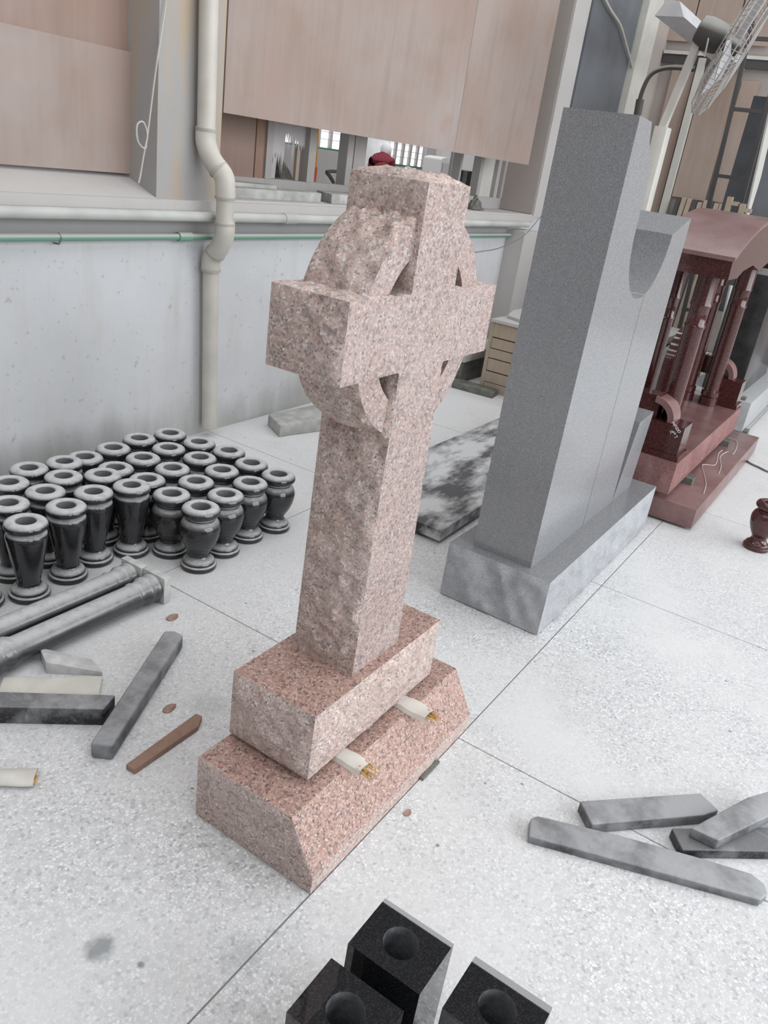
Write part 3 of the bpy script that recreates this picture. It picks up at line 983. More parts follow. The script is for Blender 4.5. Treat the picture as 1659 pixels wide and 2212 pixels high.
ORD = ['first', 'second', 'third', 'fourth', 'fifth']
urn0 = vase('urn_vase', URN, .0345, .2456, .16, M['vase'])
urn_cols = [('leftmost', [(.862, 1.217), (.862, 1.368), (.884, 1.526), (.865, 1.682), (.845, 1.838)]),
            ('second', [(1.013, 1.239), (1.016, 1.398), (1.035, 1.549), (1.018, 1.700), (.995, 1.853)]),
            ('third', [(1.173, 1.259), (1.176, 1.416), (1.204, 1.568), (1.176, 1.723), (1.153, 1.878)]),
            ('rightmost', [(1.326, 1.244), (1.329, 1.395), (1.358, 1.550), (1.328, 1.698), (1.303, 1.851)])]
first = True
for cname, ps in urn_cols:
    for k, (x, y) in enumerate(ps):
        rz_ = random.random() * 6
        o = urn0 if first else dup(urn0, (x, y, 0), rz_)
        first = False
        o.location = (x, y, 0)
        o.rotation_euler = (0, 0, rz_)
        pl = {'leftmost': 'leftmost row', 'second': 'second row from left', 'third': 'third row from left', 'rightmost': 'rightmost row'}[cname]
        tag(o, f'black round-bellied urn vase, {ORD[k]} from camera in {pl} of urns', 'vase', 'dusty black urn vases')
str0 = vase('tapered_vase', STR, .031, .2762, .18, M['vase'])
str_cols = [('leftmost row', [(.183, 1.50)]), ('second row from left', [(.315, 1.445), (.354, 1.595)]), ('third row from left', [(.479, 1.464), (.500, 1.604), (.452, 1.738)]),
            ('fourth row from left', [(.619, 1.500), (.625, 1.674), (.577, 1.806)]), ('row beside the urns', [(.757, 1.464), (.743, 1.605), (.712, 1.785)])]
first = True
for cname, ps in str_cols:
    for k, (x, y) in enumerate(ps):
        rz_ = random.random() * 6
        o = str0 if first else dup(str0, (x, y, 0), rz_)
        first = False
        o.location = (x, y, 0)
        o.rotation_euler = (0, 0, rz_)
        tag(o, f'black tapered vase, {ORD[k]} from camera, {cname} of tapered vases', 'vase', 'dusty black tapered vases')
rv = dup(urn0, (0, 0, 0))
for c_ in rv.children:
    c_.data = c_.data.copy(); c_.data.materials.clear(); c_.data.materials.append(M['red'])
rv.location = (2.95, -.443, 0)
rv.scale = (.92, .92, .98)
tag(rv, 'single red granite urn vase standing on the floor at the right edge', 'vase')
del rv['group']

# ------------------------------------------------------------------ turned columns lying on the floor
CPROF = [(0, -.9), (.05, -.9), (.05, -.56), (.045, -.55), (.045, -.535), (.05, -.525), (.05, -.51), (.041, -.49), (.041, -.07), (.045, -.062), (.045, -.055), (.0415, -.05), (.043, -.03), (.050, -.018), (.050, -.006), (.0455, 0), (.0455, .006), (.0495, .012), (.0495, .024), (.044, .028), (.044, .032)]
for y, dx, lab in ((1.150, 0, 'nearer of two dusty turned granite columns lying on the floor'), (1.258, -.006, 'farther of two dusty turned granite columns lying beside the vases')):
    c = thing('turned_column', lab, 'column', (.3, y, 0), 'turned columns on the floor')
    MB().lathe(CPROF, (.553 + dx, y, .0505), 36, 'x').build('shaft', M['column'], c)
    MB().box((.585 + dx, y - .0505, .0), (.613 + dx, y + .0505, .101)).build('square_plinth', M['plinth'], c, bevel=.0015)

# ------------------------------------------------------------------ loose bars and scraps
def slab(name, poly, z0, z1, mat, lab, cat, bevel=.005, group=None, tilt=None):
    m_ = MB().prism(poly, z0, z1)
    if tilt:
        for v_ in m_.v:
            v_.z += tilt(v_)
    return tag(m_.build(name, mat, bevel=bevel, seg=3), lab, cat, group)


slab('stone_bar', [(-.043, .682), (-.012, .634), (.455, .871), (.452, .905), (.429, .929)], 0, .052, M['bar'], 'scuffed gray stone bar lying diagonally beside the wood stick', 'stone bar', .009)
slab('stone_bar', [(-.30, 1.15), (-.30, 1.09), (-.111, .952), (.060, .757), (.119, .782), (-.075, 1.007)], 0, .056, M['barblack'], 'black stone bar at the left edge, end touching the diagonal gray bar', 'stone bar', .004)
wz = MB()
wz.add([(.127, 1.125, 0), (.095, 1.052, 0), (.196, .931, 0), (.216, 1.001, 0), (.127, 1.125, .04), (.095, 1.052, .04), (.196, .931, .014), (.216, 1.001, .014)], [(3, 2, 1, 0), (4, 5, 6, 7), (0, 1, 5, 4), (1, 2, 6, 5), (2, 3, 7, 6), (3, 0, 4, 7)])
for f in range(len(wz.f)):
    wz.f[f] = wz.f[f][::-1] if False else wz.f[f]
tag(wz.build('stone_wedge', M['plinth'], bevel=.002), 'pale stone wedge lying between the turned columns and the beige cardboard', 'stone')


def flat_tube(name, a, b, wd, h, lab, torn=True, z0=0.0):
    a, b = Vector(a), Vector(b)
    d = (b - a)
    s_ = Vector((-d.y, d.x, 0)).normalized()
    t_ = thing(name, lab, 'cardboard', (*((a + b) / 2).xy, z0))
    q_ = MB()

    def S(u, v):
        ang = 2 * pi * u
        p_ = a + d * v
        hh = h * (1 + .35 * noise.noise(Vector((v * 5, u * 3, a.x * 9))))
        ww = wd * (1 + .06 * sin(v * 9))
        return (p_.x + s_.x * cos(ang) * ww / 2, p_.y + s_.y * cos(ang) * ww / 2, z0 + .0015 + hh / 2 + sin(ang) * hh / 2)
    q_.patch(S, 22, 18, smooth=True)
    q_.build('sleeve', M['card'], t_)
    if torn:
        f_ = MB()
        e_ = b - d.normalized() * .004
        for k in range(5):
            p_ = e_ + s_ * (wd * (random.random() - .5) * .7)
            f_.tube([(p_.x, p_.y, z0 + .010), (p_.x + d.normalized().x * .006, p_.y + d.normalized().y * .006, z0 + .008 + .006 * random.random())], [.005, .002], 6)
        f_.build('torn_core', M['fiber'], t_)
    return t_


flat_tube('cardboard_tube', (-.03, 1.075, 0), (.155, .888, 0), .085, .016, 'flattened beige cardboard tube lying behind the black bar at left', False)
flat_tube('cardboard_tube', (-.33, .88, 0), (-.178, .710, 0), .052, .028, 'torn beige cardboard tube end poking in at the lower left edge')
sk = MB().prism([(-.010, .587), (-.008, .557), (.213, .560), (.250, .582), (.246, .602)], 0, .017).build('wood_stick', M['wood'], bevel=.002)
tag(sk, 'short reddish brown wooden stick with a pointed end on the floor', 'stick')
# right-hand bars
slab('stone_bar', [(.463, -.321), (.657, -.838), (.690, -.850), (.716, -.838), (.728, -.805), (.687, -.678), (.622, -.497), (.541, -.310), (.52, -.300)][::1], 0, .024, M['bar'], 'longest scuffed gray stone strip, lying nearest at the right', 'stone bar', .004)
slab('stone_bar', [(.598, -.434), (.838, -.661), (.885, -.690), (.919, -.634), (.656, -.380)], 0, .034, M['bar'], 'short gray stone strip lying just behind the long strip', 'stone bar', .004)
slab('stone_bar', [(.678, -.645), (.827, -.826), (.96, -.99), (1.03, -.94), (.90, -.79), (.734, -.603)], 0, .030, M['barblack'], 'dark stone strip at the right edge, underneath a leaning piece', 'stone bar', .004)
slab('stone_bar', [(.732, -.645), (.735, -.712), (.921, -.803), (1.0, -.84), (1.03, -.79), (.955, -.742)], .0302, .062, M['bar'], 'stone piece resting on top of the dark strip at the right edge', 'stone bar', .004)

# ------------------------------------------------------------------ black vase blocks in the foreground
def vblock(x0, x1, y0, y1, h, hx, hy, r, lab):
    t_ = thing('block_vase', lab, 'vase', ((x0 + x1) / 2, (y0 + y1) / 2, 0), 'black block vases')
    n_ = 32
    C_ = [(hx + r * cos(2 * pi * k / n_), hy + r * sin(2 * pi * k / n_)) for k in range(n_)]
    # square rim points matched to the hole by angle
    def sq(k):
        a = 2 * pi * k / n_
        dx, dy = cos(a), sin(a)
        tx = ((x1 - hx) / dx) if dx > 1e-9 else ((x0 - hx) / dx if dx < -1e-9 else 1e9)
        ty = ((y1 - hy) / dy) if dy > 1e-9 else ((y0 - hy) / dy if dy < -1e-9 else 1e9)
        return min(tx, ty)
    m_ = MB()
    outer = [(hx + cos(2 * pi * k / n_) * sq(k), hy + sin(2 * pi * k / n_) * sq(k)) for k in range(n_)]
    corners = [(x1, y1), (x0, y1), (x0, y0), (x1, y0)]
    ring = []
    for k in range(n_):
        ring.append((math.atan2(outer[k][1] - hy, outer[k][0] - hx) % (2 * pi), outer[k], k))
    for c_ in corners:
        ring.append((math.atan2(c_[1] - hy, c_[0] - hx) % (2 * pi), c_, None))
    ring.sort(key=lambda q: q[0])
    vs = [(p_[0], p_[1], h) for _, p_, _ in ring] + [(c_[0], c_[1], h) for c_ in C_]
    N_ = len(ring)
    fs = []
    last = ring[0][2] if ring[0][2] is not None else 0
    for i in range(N_):
        j = (i + 1) % N_
        ka = ring[i][2] if ring[i][2] is not None else last
        last = ka
        kb = ring[j][2]
        if kb is None:
            fs.append((i, j, N_ + ka))
        else:
            if ka == kb:
                continue
            fs.append((i, j, N_ + kb, N_ + ka))
    m_.add(vs, fs)
    m_.add([(x0, y0, 0), (x1, y0, 0), (x1, y1, 0), (x0, y1, 0), (x0, y0, h), (x1, y0, h), (x1, y1, h), (x0, y1, h)], [(3, 2, 1, 0), (0, 1, 5, 4), (1, 2, 6, 5), (2, 3, 7, 6), (3, 0, 4, 7)])
    m_.build('body', M['block'], t_)
    hole = MB()
    hole.lathe([(r, 0), (r, -.11), (0, -.11)], (hx, hy, h), n_)
    hole.f = [f_[::-1] for f_ in hole.f]
    hole.build('bore', M['bar'], t_)


vblock(-.213, -.094, -.368, -.221, .25, -.153, -.293, .0325, 'black polished block vase at the bottom, farthest of the three')
vblock(-.372, -.253, -.362, -.215, .25, -.312, -.288, .0325, 'black polished block vase at the bottom, leftmost of the three')
vblock(-.209, -.090, -.556, -.409, .25, -.150, -.482, .0325, 'black polished block vase at the bottom, rightmost of the three')

# ------------------------------------------------------------------ slab, offcut, crate between the monuments and the wall
slab('dusty_slab', [(1.742, .668), (3.6, .70), (3.62, 1.25), (1.75, 1.25)], .016, .066, M['slabwhite'], 'dark slab smeared with white dust lying flat behind the cross', 'slab', .003)
for x, lab in ((1.86, 'near'), (3.3, 'far')):
    tag(MB().box((x, .72, 0), (x + .05, 1.22, .016)).build('batten', M['steel']), f'dark batten under the {lab} end of the dust smeared slab', 'batten')
of = MB().prism([(2.20, 1.955), (2.26, 1.945), (2.75, 1.80), (2.95, 1.86), (2.90, 2.07), (2.30, 2.13)], 0, .068).build('stone_offcut', M['stone'], bevel=.008)
tag(of, 'pale gray stone offcut lying on the floor at the foot of the wall', 'stone')
cr_ = thing('wooden_crate', 'timber crate standing between the cross and the gray monument', 'crate', (4.6, 1.5, 0))
MB().box((4.29, 1.0, .03), (4.84, 1.74, .505)).build('inner_box', M['wood'], cr_)
for k, (a, b) in enumerate(((0.0, .07), (.072, .150), (.156, .245), (.250, .318), (.322, .396), (.402, .505))):
    MB().box((4.265, 1.0, a), (4.29, 1.735 + .006 * (k % 2), b - .003)).build('plank', M['crate'], cr_)
MB().box((4.262, 1.738, .02), (4.31, 1.765, .505)).build('corner_post', M['crate'], cr_)
MB().box((4.25, 1.0, .505), (4.86, 1.765, .525)).build('lid', M['sill'], cr_)
tag(MB().prism([(4.42, 1.72), (4.30, 1.42), (4.75, 1.1), (4.86, 1.80), (4.7, 1.80)], .526, .545).build('cover_sheet', M['sill']), 'pale thin sheet lying crooked on top of the timber crate', 'sheet')
tag(MB().prism([(4.092, 1.905), (4.118, 1.582), (4.25, 1.60), (4.24, 1.97)], 0, .042).build('stone_bar', M['stonedark'], bevel=.003), 'dark stone bar on the floor in front of the timber crate', 'stone bar')
lg = thing('long_slab', 'dark stone block with a pale top along the wall behind the cross', 'slab', (4.7, 2.1, 0))
MB().box((4.25, 1.93, .0), (5.25, 2.08, .17)).build('block', M['stonedark'], lg, bevel=.004)
MB().box((4.22, 1.90, .17), (5.25, 2.09, .235)).build('cap', M['stone'], lg, bevel=.004)
wr = thing('sagging_wire', 'thin wire sagging in front of the wall beside the gray monument', 'wire', (5, 2.05, .9))
MB().tube(bend([tuple(un(x, y, 1, 2.05)) for x, y in ((1010, 547), (1040, 543), (1075, 537), (1110, 522), (1133, 508), (1150, 490), (1163, 474), (1180, 455))], 4), .004, 6).build('wire', M['cable'], wr)

# ------------------------------------------------------------------ leaves and cable on the floor
random.seed(11)
for (x, y, s_, lab) in ((372, 1335, .022, 'dry leaf on the floor right of the turned columns'), (880, 1757, .011, 'tiny pink stone chip in front of the pink base'), (365, 1532, .02, 'faint reddish scrap between the gray bar and the stick')):
    p_ = un(x, y, 2, 0)
    t_ = MB()
    n_ = 9
    vs = [(p_.x + s_ * cos(2 * pi * k / n_) * (1 + .4 * random.random()), p_.y + .6 * s_ * sin(2 * pi * k / n_) * (1 + .4 * random.random()), .0022 + .003 * random.random()) for k in range(n_)]
    lo_ = [(v[0], v[1], .0003) for v in vs]
    t_.add(vs + lo_, [tuple(range(n_)), tuple(range(n_, 2 * n_))[::-1]] + [(k, n_ + k, n_ + (k + 1) % n_, (k + 1) % n_) for k in range(n_)])
    tag(t_.build('floor_scrap', M['leaf']), lab, 'scrap')
cb = thing('floor_cable', 'thin cable lying on the floor at the right edge near the red slab', 'cable', (4.4, -.3, 0))
MB().tube(bend([(4.78, .0, .006), (4.43, -.129, .006), (4.34, -.231, .006), (4.30, -.33, .006), (4.35, -.6, .006)], 5), .006, 6).build('cable', M['cable'], cb)

# ------------------------------------------------------------------ far end of the hall
we = struct(MB().box((8.3, -6, 0), (8.45, W, 3.9)).build('wall_right', M['tan'], origin=(8.3, 0, 0)))
struct(MB().box((6.05, W + .0, 1.165), (8.45, W + .4, 3.9)).build('wall_far', M['tan'], origin=(6.05, W, 1.165)))
tag(MB().box((6.055, W - .03, 0.9), (7.20, W - .005, 3.8)).build('sheet_panel', M['bluepanel']), 'dark blue-gray sheet panel on the wall beyond the tall gray monument', 'panel')
tag(MB().box((7.22, W - .09, 0), (7.62, W - .002, 3.8)).build('wall_post', M['cream']), 'pale vertical post on the wall right of the blue-gray panel', 'post')
hc = thing('hanging_cable', 'thin pale cable hanging down across the dark blue-gray panel', 'cable', (7, 2.18, 1.8))
MB().tube(bend([tuple(un(x, y, 1, 2.19)) for x, y in ((1298, -20), (1318, 20), (1340, 55), (1352, 95), (1366, 150), (1372, 215))], 4), .012, 6).build('cable', M['cord'], hc)


def yx(x, y, X):
    return un(x, y, 0, X)


XE = 8.27
for (x0, x1, yy, zlo, zhi, m_, lab) in ((1421, 1468, 280, 1.2, 2.78, 'ply3', 'brown plywood strip on the end wall nearest the corner'),
                                        (1490, 1566, 280, 1.49, 2.78, 'ply3', 'wide plywood sheet on the end wall behind the fan'),
                                        (1574, 1612, 280, 1.5, 2.62, 'ply3', 'plywood sheet on the end wall beside the steel rack')):
    a, b = yx(x0, yy, XE).y, yx(x1, yy, XE).y
    tag(MB().box((XE - .012, b, zlo), (XE, a, zhi)).build('plywood_sheet', M[m_]), lab, 'plywood')
for (x0, x1, lab) in ((1430, 1503, 'upper plywood panel on the end wall near the corner'), (1506, 1600, 'upper plywood panel on the end wall above the fan motor'), (1604, 1680, 'upper plywood panel on the end wall at the top right edge')):
    a, b = yx(x0, 30, XE).y, yx(x1, 30, XE).y
    tag(MB().box((XE - .012, b, 2.92), (XE, a, 3.85)).build('plywood_sheet', M['ply3']), lab, 'plywood')
tag(MB().box((XE - .05, -.5, 2.80), (XE, 2.24, 2.83)).build('wall_rail', M['cream']), 'pale horizontal rail across the end wall', 'rail')
tag(MB().box((XE - .03, -.5, 2.72), (XE, 2.24, 2.798)).build('wall_rail', M['steel']), 'dark horizontal rail across the end wall under the pale rail', 'rail')
a, b = yx(1473, 280, XE).y, yx(1488, 280, XE).y
tag(MB().box((XE - .06, b, 1.1), (XE, a, 2.78)).build('wall_batten', M['cream']), 'pale vertical batten between two plywood pieces on the end wall', 'batten')
# timbers leaning at the foot of the end wall
random.seed(21)
for k in range(9):
    x_ = 1446 + k * 12.5
    p_ = yx(x_, 445, 7.9)
    zt_ = 1.46 + .05 * random.random()
    lean = 0
    tag(MB().bar((7.85, p_.y, 0), (8.2, p_.y + lean, zt_), .045, .03).build('leaning_timber', M['crate'] if k % 3 else M['steel']), f'thin timber leaning on the end wall, {("first", "second", "third", "fourth", "fifth", "sixth", "seventh", "eighth", "ninth")[k]} from the corner', 'timber', 'timbers leaning on the end wall')
# steel rack
rk = thing('steel_rack', 'dark steel ladder-like rack at the far right behind the fan', 'rack', (6.5, .85, 0))
u0 = [yx(1590, 170, 6.5), yx(1555, 460, 6.5)]
MB().bar((6.5, .93, 0), (6.5, 1.075, 3.0), .032, .032, (0, 1, 0)).build('upright', M['steel'], rk)
MB().bar((6.5, .70, 0), (6.5, .80, 3.0), .032, .032, (0, 1, 0)).build('upright', M['steel'], rk)
for z_ in (2.20, 1.70, 1.1, .6, 2.7):
    MB().bar((6.5, .95 + .045 * z_ / 1, z_), (6.5, .70 + .035 * z_, z_), .028, .028).build('rung', M['steel'], rk)
tag(MB().box((6.9, .62, .6), (6.93, .98, 2.35)).build('sheet_panel', M['bluepanel']), 'blue-gray sheet standing behind the steel rack', 'panel')
gp = MB().add([(6.6, .60, 0), (6.6, .585, 0), (6.6, .80, 2.75), (6.6, .815, 2.75), (6.85, .60, 0), (6.85, .585, 0), (6.85, .80, 2.75), (6.85, .815, 2.75)], [(0, 1, 2, 3), (7, 6, 5, 4), (0, 4, 5, 1), (1, 5, 6, 2), (2, 6, 7, 3), (3, 7, 4, 0)])
tag(gp.build('glass_sheet', M['cream']), 'thin pale sheet standing on edge at the far right', 'sheet')
tag(MB().box((6.15, .40, .9), (6.2, .60, 2.0)).build('sheet_panel', M['bluepanel']), 'blue-gray sheet at the right edge above the red canopy', 'panel')
for (xa, ya, xb, yb, lab) in ((1579, 425, 1558, 478, 'left of two notched wooden uprights behind the red canopy'), (1606, 440, 1592, 482, 'right of two notched wooden uprights behind the red canopy')):
    p_, q_ = yx(xa, ya, 6.1), yx(xb, yb, 6.1)
    t_ = thing('notched_upright', lab, 'timber', (6.1, q_.y, 0))
    MB().bar((6.1, q_.y - .05, 0), tuple(p_), .045, .04, (0, 1, 0)).build('post', M['crate'], t_)
    for dz in (-.03, -.16):
        MB().box((6.08, p_.y - .075, p_.z + dz - .03), (6.12, p_.y - .0, p_.z + dz)).build('peg', M['crate'], t_)

# ------------------------------------------------------------------ industrial fan on a post
fn = thing('pedestal_fan', 'large industrial fan with wire cage on a pale post above the red canopy', 'fan', (5.2, 1.15, 0))
MB().box((5.14, 1.125, 0), (5.26, 1.215, 1.925)).build('post_sleeve', M['cream'], fn, bevel=.004)
MB().bar((5.2, 1.175, 1.92), (5.2, 1.075, 2.50), .05, .05, (0, 1, 0)).build('post', M['cream'], fn)
MB().box((4.9, 1.05, 0), (5.28, 1.45, .04)).build('foot', M['steel'], fn)
ax = Vector((.22, -.92, -.33)).normalized()
mc = Vector((5.2, 1.00, 2.50))


def ring_pts(c, axis, r, n):
    u = axis.cross(Vector((0, 0, 1))).normalized()
    v = axis.cross(u)
    return [c + (u * cos(2 * pi * k / n) + v * sin(2 * pi * k / n)) * r for k in range(n)], u, v


mo = MB()
mo.tube([mc - ax * .11, mc - ax * .10, mc - ax * .05, mc + ax * .06, mc + ax * .09], [.045, .08, .094, .094, .075], 24)
mo.build('motor', M['fangray'], fn)
FC = mc + ax * .15
RF = .44
cage = thing('cage', '', '') if False else None
cg = MB()
for off, r in ((-.055, RF * .62), (-.03, RF * .9), (0, RF), (.045, RF), (.075, RF * .86), (.095, RF * .55), (.10, RF * .2)):
    ps, u, v = ring_pts(FC + ax * off, ax, r, 40)
    cg.tube(ps + [ps[0]], .0045, 5, False)
cg.build('cage_rings', M['wire'], fn)
cw = MB()
_, u, v = ring_pts(FC, ax, 1, 4)
for k in range(72):
    a = 2 * pi * k / 72
    d = u * cos(a) + v * sin(a)
    cw.tube([FC + ax * .10 + d * .07, FC + ax * .095 + d * RF * .55, FC + ax * .075 + d * RF * .86, FC + ax * .045 + d * RF, FC + d * RF, FC - ax * .03 + d * RF * .9, FC - ax * .055 + d * RF * .62, FC - ax * .06 + d * .10], .0022, 4, False)
o = cw.build('cage_wires', M['wire'], fn)
for k in range(3):
    a = 2 * pi * k / 3 + .4
    d = u * cos(a) + v * sin(a)
    e = ax.cross(d)
    bl = MB()
    bl.patch(lambda s_, t_: FC + d * (.05 + .34 * s_) + e * ((t_ - .5) * (.10 + .12 * s_)) + ax * ((t_ - .5) * .06), 8, 6, smooth=True)
    bl.patch(lambda s_, t_: FC + ax * .003 + d * (.05 + .34 * s_) + e * ((.5 - t_) * (.10 + .12 * s_)) + ax * ((.5 - t_) * .06), 8, 6, smooth=True)
    bl.build('blade', M['blade'], fn)
MB().tube([FC - ax * .06, FC + ax * .05], .05, 16).build('hub', M['fangray'], fn)
MB().tube([tuple(mc + ax * .03 + Vector((-.09, .02, -.13))), tuple(mc + ax * .03 + Vector((-.09, .03, .03)))], .006, 6).build('lever', M['cream'], fn)
MB().tube([tuple(mc + ax * .02 + Vector((0, 0, -.08))), (5.2, 1.075, 2.43)], .02, 8).build('bracket', M['fangray'], fn)
ca = thing('bent_hose', 'dark bent pipe curving from the wall post towards the fan', 'pipe', (5.3, 1.2, 1.9))
MB().tube(bend([tuple(un(x, y, 0, 5.3)) for x, y in ((1377, 260), (1380, 225), (1390, 190), (1403, 165), (1420, 152), (1445, 146), (1475, 147), (1500, 150))], 5), .016, 8).build('pipe', M['fangray'], ca)
MB().tube([tuple(un(1374, 265, 0, 5.3)), tuple(un(1383, 215, 0, 5.3))], .028, 10).build('clamp', M['fangray'], ca)
MB().tube([tuple(un(1365, 330, 0, 5.3)), tuple(un(1376, 258, 0, 5.3))], .02, 10).build('support', M['cream'], ca)
lbm = thing('lamp_batten', 'pale slanting batten light fixture seen behind the fan', 'lamp', (7.0, 1.5, 2.70))
MB().add([(5.80, 1.46, 2.80), (8.2, 1.46, 2.80), (8.2, 1.56, 2.80), (5.80, 1.56, 2.80), (5.80, 1.40, 2.70), (8.2, 1.40, 2.70), (8.2, 1.62, 2.70), (5.80, 1.62, 2.70)], [(0, 1, 2, 3), (7, 6, 5, 4), (0, 4, 5, 1), (1, 5, 6, 2), (2, 6, 7, 3), (3, 7, 4, 0)]).build('housing', M['blade'], lbm)

# ------------------------------------------------------------------ the hall beyond the window
struct(MB().box((1.5, 2.75, -.1), (32, 11.2, 0)).build('floor_far', M['farwall'], origin=(1.5, 2.75, -.1)))
YFW = 10.4
fw = struct(MB().box((2, YFW, 0), (32, YFW + .2, 1.27)).build('wall_far_hall', M['farwall'], origin=(2, YFW, 0)))
MB().box((2, YFW, 1.27), (14.5, YFW + .2, 1.40)).build('parapet', M['farwall'], fw)
MB().box((17.55, YFW, 1.27), (32, YFW + .2, 3.5)).build('upper_wall', M['farwall'], fw)
MB().box((2, YFW, 1.40), (9.5, YFW + .2, 3.5)).build('upper_wall', M['farwall'], fw)
for x0, x1, z0, nb, nm in ((12.0, 14.45, 1.41, 6, 'window_2'), (14.52, 17.5, 1.28, 9, 'window_3')):
    wo = struct(MB().box((x0, YFW - .04, z0 - .03), (x1, YFW + .05, z0)).build(nm, M['greensill'], origin=(x0, YFW, z0)))
    st_ = (x1 - x0) / nb
    for k in range(nb):
        MB().box((x0 + k * st_ + .04, YFW + .06, z0), (x0 + (k + 1) * st_ - .04, YFW + .07, z0 + .95)).build('pane', M['daypane'], wo)
        MB().box((x0 + k * st_ - .04, YFW, z0), (x0 + k * st_ + .04, YFW + .06, z0 + .95)).build('mullion', M['frame'], wo)
        for z_ in (.16, .30, .44, .58):
            MB().bar((x0 + k * st_ + .04, YFW + .03, z0 + z_), (x0 + (k + 1) * st_ - .04, YFW + .03, z0 + z_), .012, .012).build('bar', M['frame'], wo)
# partition piece and clutter close behind the torn pane
tag(MB().box((5.9, 5.2, 0), (7.0, 5.3, 1.43)).build('partition', M['farwall']), 'pale partition board behind the open window pane', 'partition')
jk = thing('junk_heap', 'dark heap of sacks seen through the torn film', 'heap', (4.9, 4.6, 0))
hb = MB()
hb.patch(lambda a, b: (4.2 + 1.3 * a, 4.2 + .9 * b, .02 + 1.42 * sin(pi * a) ** .5 * sin(pi * b) ** .5), 24, 18, amp=.12, freq=5, edge=.2)
hb.build('sacks', M['stonedark'], jk)
sh = thing('spade', 'tool with an orange handle and red blade standing behind the open pane', 'tool', (6.1, 5.0, 0))
MB().tube([(6.21, 5.0, 1.25), (6.19, 5.0, 2.0)], .018, 8).build('handle', M['orange'], sh)
MB().box((6.185, 4.985, 0), (6.235, 5.015, 1.26)).build('shank', M['redpaint'], sh)
tf = thing('trolley_frame', 'black bent tube frame of a trolley behind the open pane', 'trolley', (6.5, 4.9, 0))
MB().tube(bend([tuple(un(x, y, 1, 4.9)) for x, y in ((735, 372), (722, 370), (706, 371), (712, 380), (720, 393))], 4) + [(6.6, 4.9, 0)], .02, 6).build('frame', M['steel'], tf)
# worker in a maroon top and white hood
pe = thing('person', 'worker in maroon top and white hood bending over work in the far hall', 'person', (12.75, 8.5, 0))


def skinned(name, verts, edges, radii, mat, parent, root=0):
    me = bpy.data.meshes.new(name)
    me.from_pydata(verts, edges, [])
    o_ = bpy.data.objects.new(name, me)
    COL.objects.link(o_)
    o_.parent = parent
    s_ = o_.modifiers.new('skin', 'SKIN')
    for i_, r_ in enumerate(radii):
        me.skin_vertices[0].data[i_].radius = (r_, r_)
        me.skin_vertices[0].data[i_].use_root = (i_ == root)
    sb = o_.modifiers.new('sub', 'SUBSURF'); sb.levels = 2; sb.render_levels = 2
    me.materials.append(mat)
    for p_ in me.polygons:
        p_.use_smooth = True
    return o_


# local frame: a = across the view (to the right in the picture), f = away from the camera
av, fv = Vector((.55, -.835, 0)), Vector((.835, .55, 0))


def L(a, f, z):
    return tuple(av * a + fv * f + Vector((0, 0, z)))


vs = [L(0, 0, .92), L(0, .04, 1.10), L(.0, .10, 1.28), L(.02, .15, 1.40), L(.04, .19, 1.47),
      L(-.17, .13, 1.36), L(-.22, .26, 1.12), L(-.12, .46, 1.05), L(-.08, .54, 1.04),
      L(.19, .13, 1.36), L(.25, .26, 1.12), L(.16, .46, 1.05), L(.12, .54, 1.04)]
es = [(0, 1), (1, 2), (2, 3), (3, 4), (3, 5), (5, 6), (6, 7), (7, 8), (3, 9), (9, 10), (10, 11), (11, 12)]
skinned('jacket', vs, es, [.16, .16, .165, .13, .07, .075, .06, .05, .04, .075, .06, .05, .04], M['redcloth'], pe)
vs = [L(0, 0, .95), L(-.09, 0, .86), L(-.10, .03, .48), L(-.10, 0, .09), L(-.10, .12, .05), L(.09, 0, .86), L(.10, .03, .48), L(.10, 0, .09), L(.10, .12, .05)]
es = [(0, 1), (1, 2), (2, 3), (3, 4), (0, 5), (5, 6), (6, 7), (7, 8)]
skinned('trousers', vs, es, [.15, .10, .075, .055, .045, .10, .075, .055, .045], M['darkcloth'], pe)
hd = MB()
hc_ = Vector(L(.055, .22, 1.54)) + Vector((12.75, 8.5, 0))
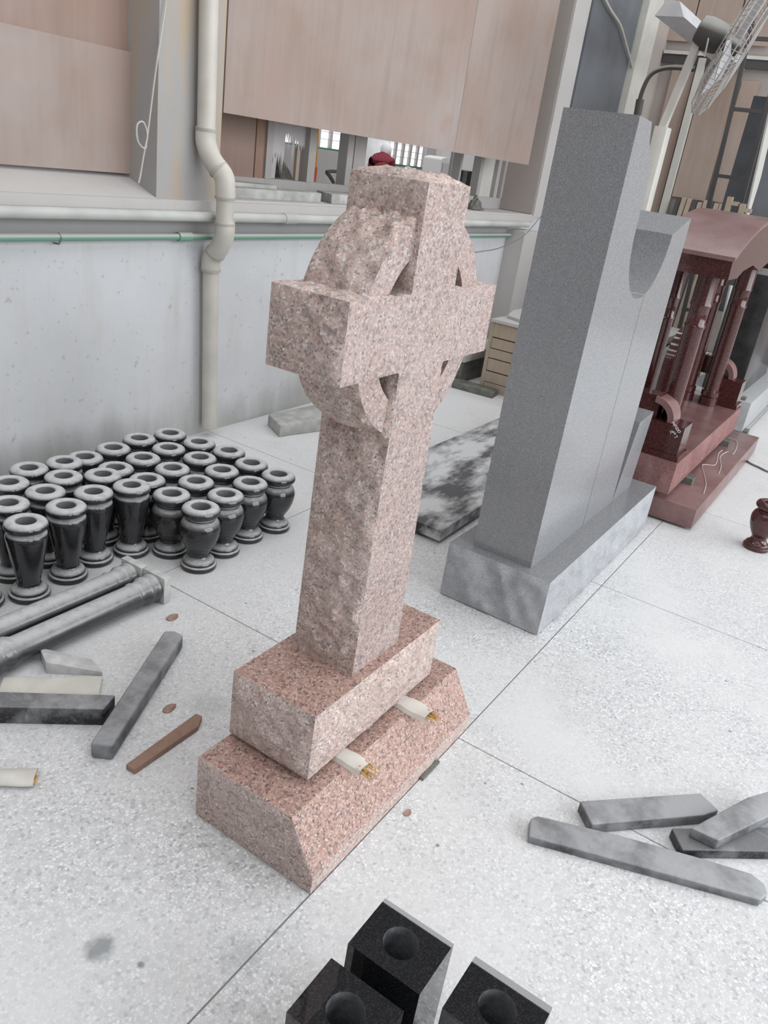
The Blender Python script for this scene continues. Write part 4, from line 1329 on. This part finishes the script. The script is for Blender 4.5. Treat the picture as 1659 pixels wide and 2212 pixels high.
hd.patch(lambda u_, v_: hc_ + Vector((cos(2 * pi * u_) * sin(pi * v_) * .10, sin(2 * pi * u_) * sin(pi * v_) * .115, cos(pi * v_) * .13 - .0)), 20, 12, smooth=True)
hd.lathe([(.075, -.16), (.095, -.10), (.10, -.04)], tuple(hc_), 20)
hd.build('hood', M['white'], pe)
wk = thing('white_statue', 'tall white wrapped shape behind the worker at the far windows', 'statue', (13.85, 9.4, 0))
MB().lathe([(0.0, 0), (.36, 0), (.36, .9), (.36, 1.2), (.32, 1.5), (.26, 1.75), (.16, 1.9), (0, 1.95)], (13.85, 9.4, 0), 24).build('wrap', M['white'], wk)
wbk = MB().box((14.5, 9.3, 0), (16.0, 9.9, 1.16)).build('work_bench', M['farwall'], bevel=.01)
tag(wbk, 'pale bench under the far windows right of the worker', 'bench')
# doors and cabinet seen through the right end of the window
dr = thing('arched_cabinet', 'pale cabinet with an arched top seen through the window right of the cross', 'cabinet', (10.16, 5.6, 0))
MB().prof([(9.92, 0), (10.4, 0), (10.4, 1.50)] + [(10.16 + .24 * cos(pi * k / 10), 1.50 + .05 * sin(pi * k / 10)) for k in range(1, 10)] + [(9.92, 1.50)], 5.6, 5.9).build('body', M['farwall'], dr)
MB().box((9.97, 5.585, .1), (10.35, 5.6, 1.47)).build('door', M['frame'], dr)
tag(MB().box((10.95, 6.2, 0), (14.0, 6.3, 3.0)).build('partition', M['farwall']), 'pale partition wall seen through the window above the cross arm', 'partition')
cl = thing('hanging_cloth', 'dark cloths hanging from a line seen through the window', 'cloth', (7.9, 4.2, .9))
for k in range(5):
    x_ = 7.80 + k * .11
    MB().patch(lambda u_, v_: (x_ + .10 * u_, 4.2 + .02 * sin(u_ * 6), 1.43 - (.17 + .03 * sin(k * 2.3)) * v_), 5, 3).build('cloth', M['darkcloth' if k % 2 else 'stonedark'], cl)
MB().tube([(7.7, 4.2, 1.435), (8.5, 4.2, 1.43)], .006, 5).build('line', M['cord'], cl)
for x_ in (7.7, 8.5):
    MB().tube([(x_, 4.2, 0), (x_, 4.2, 1.8)], .02, 8).build('post', M['frame'], cl)
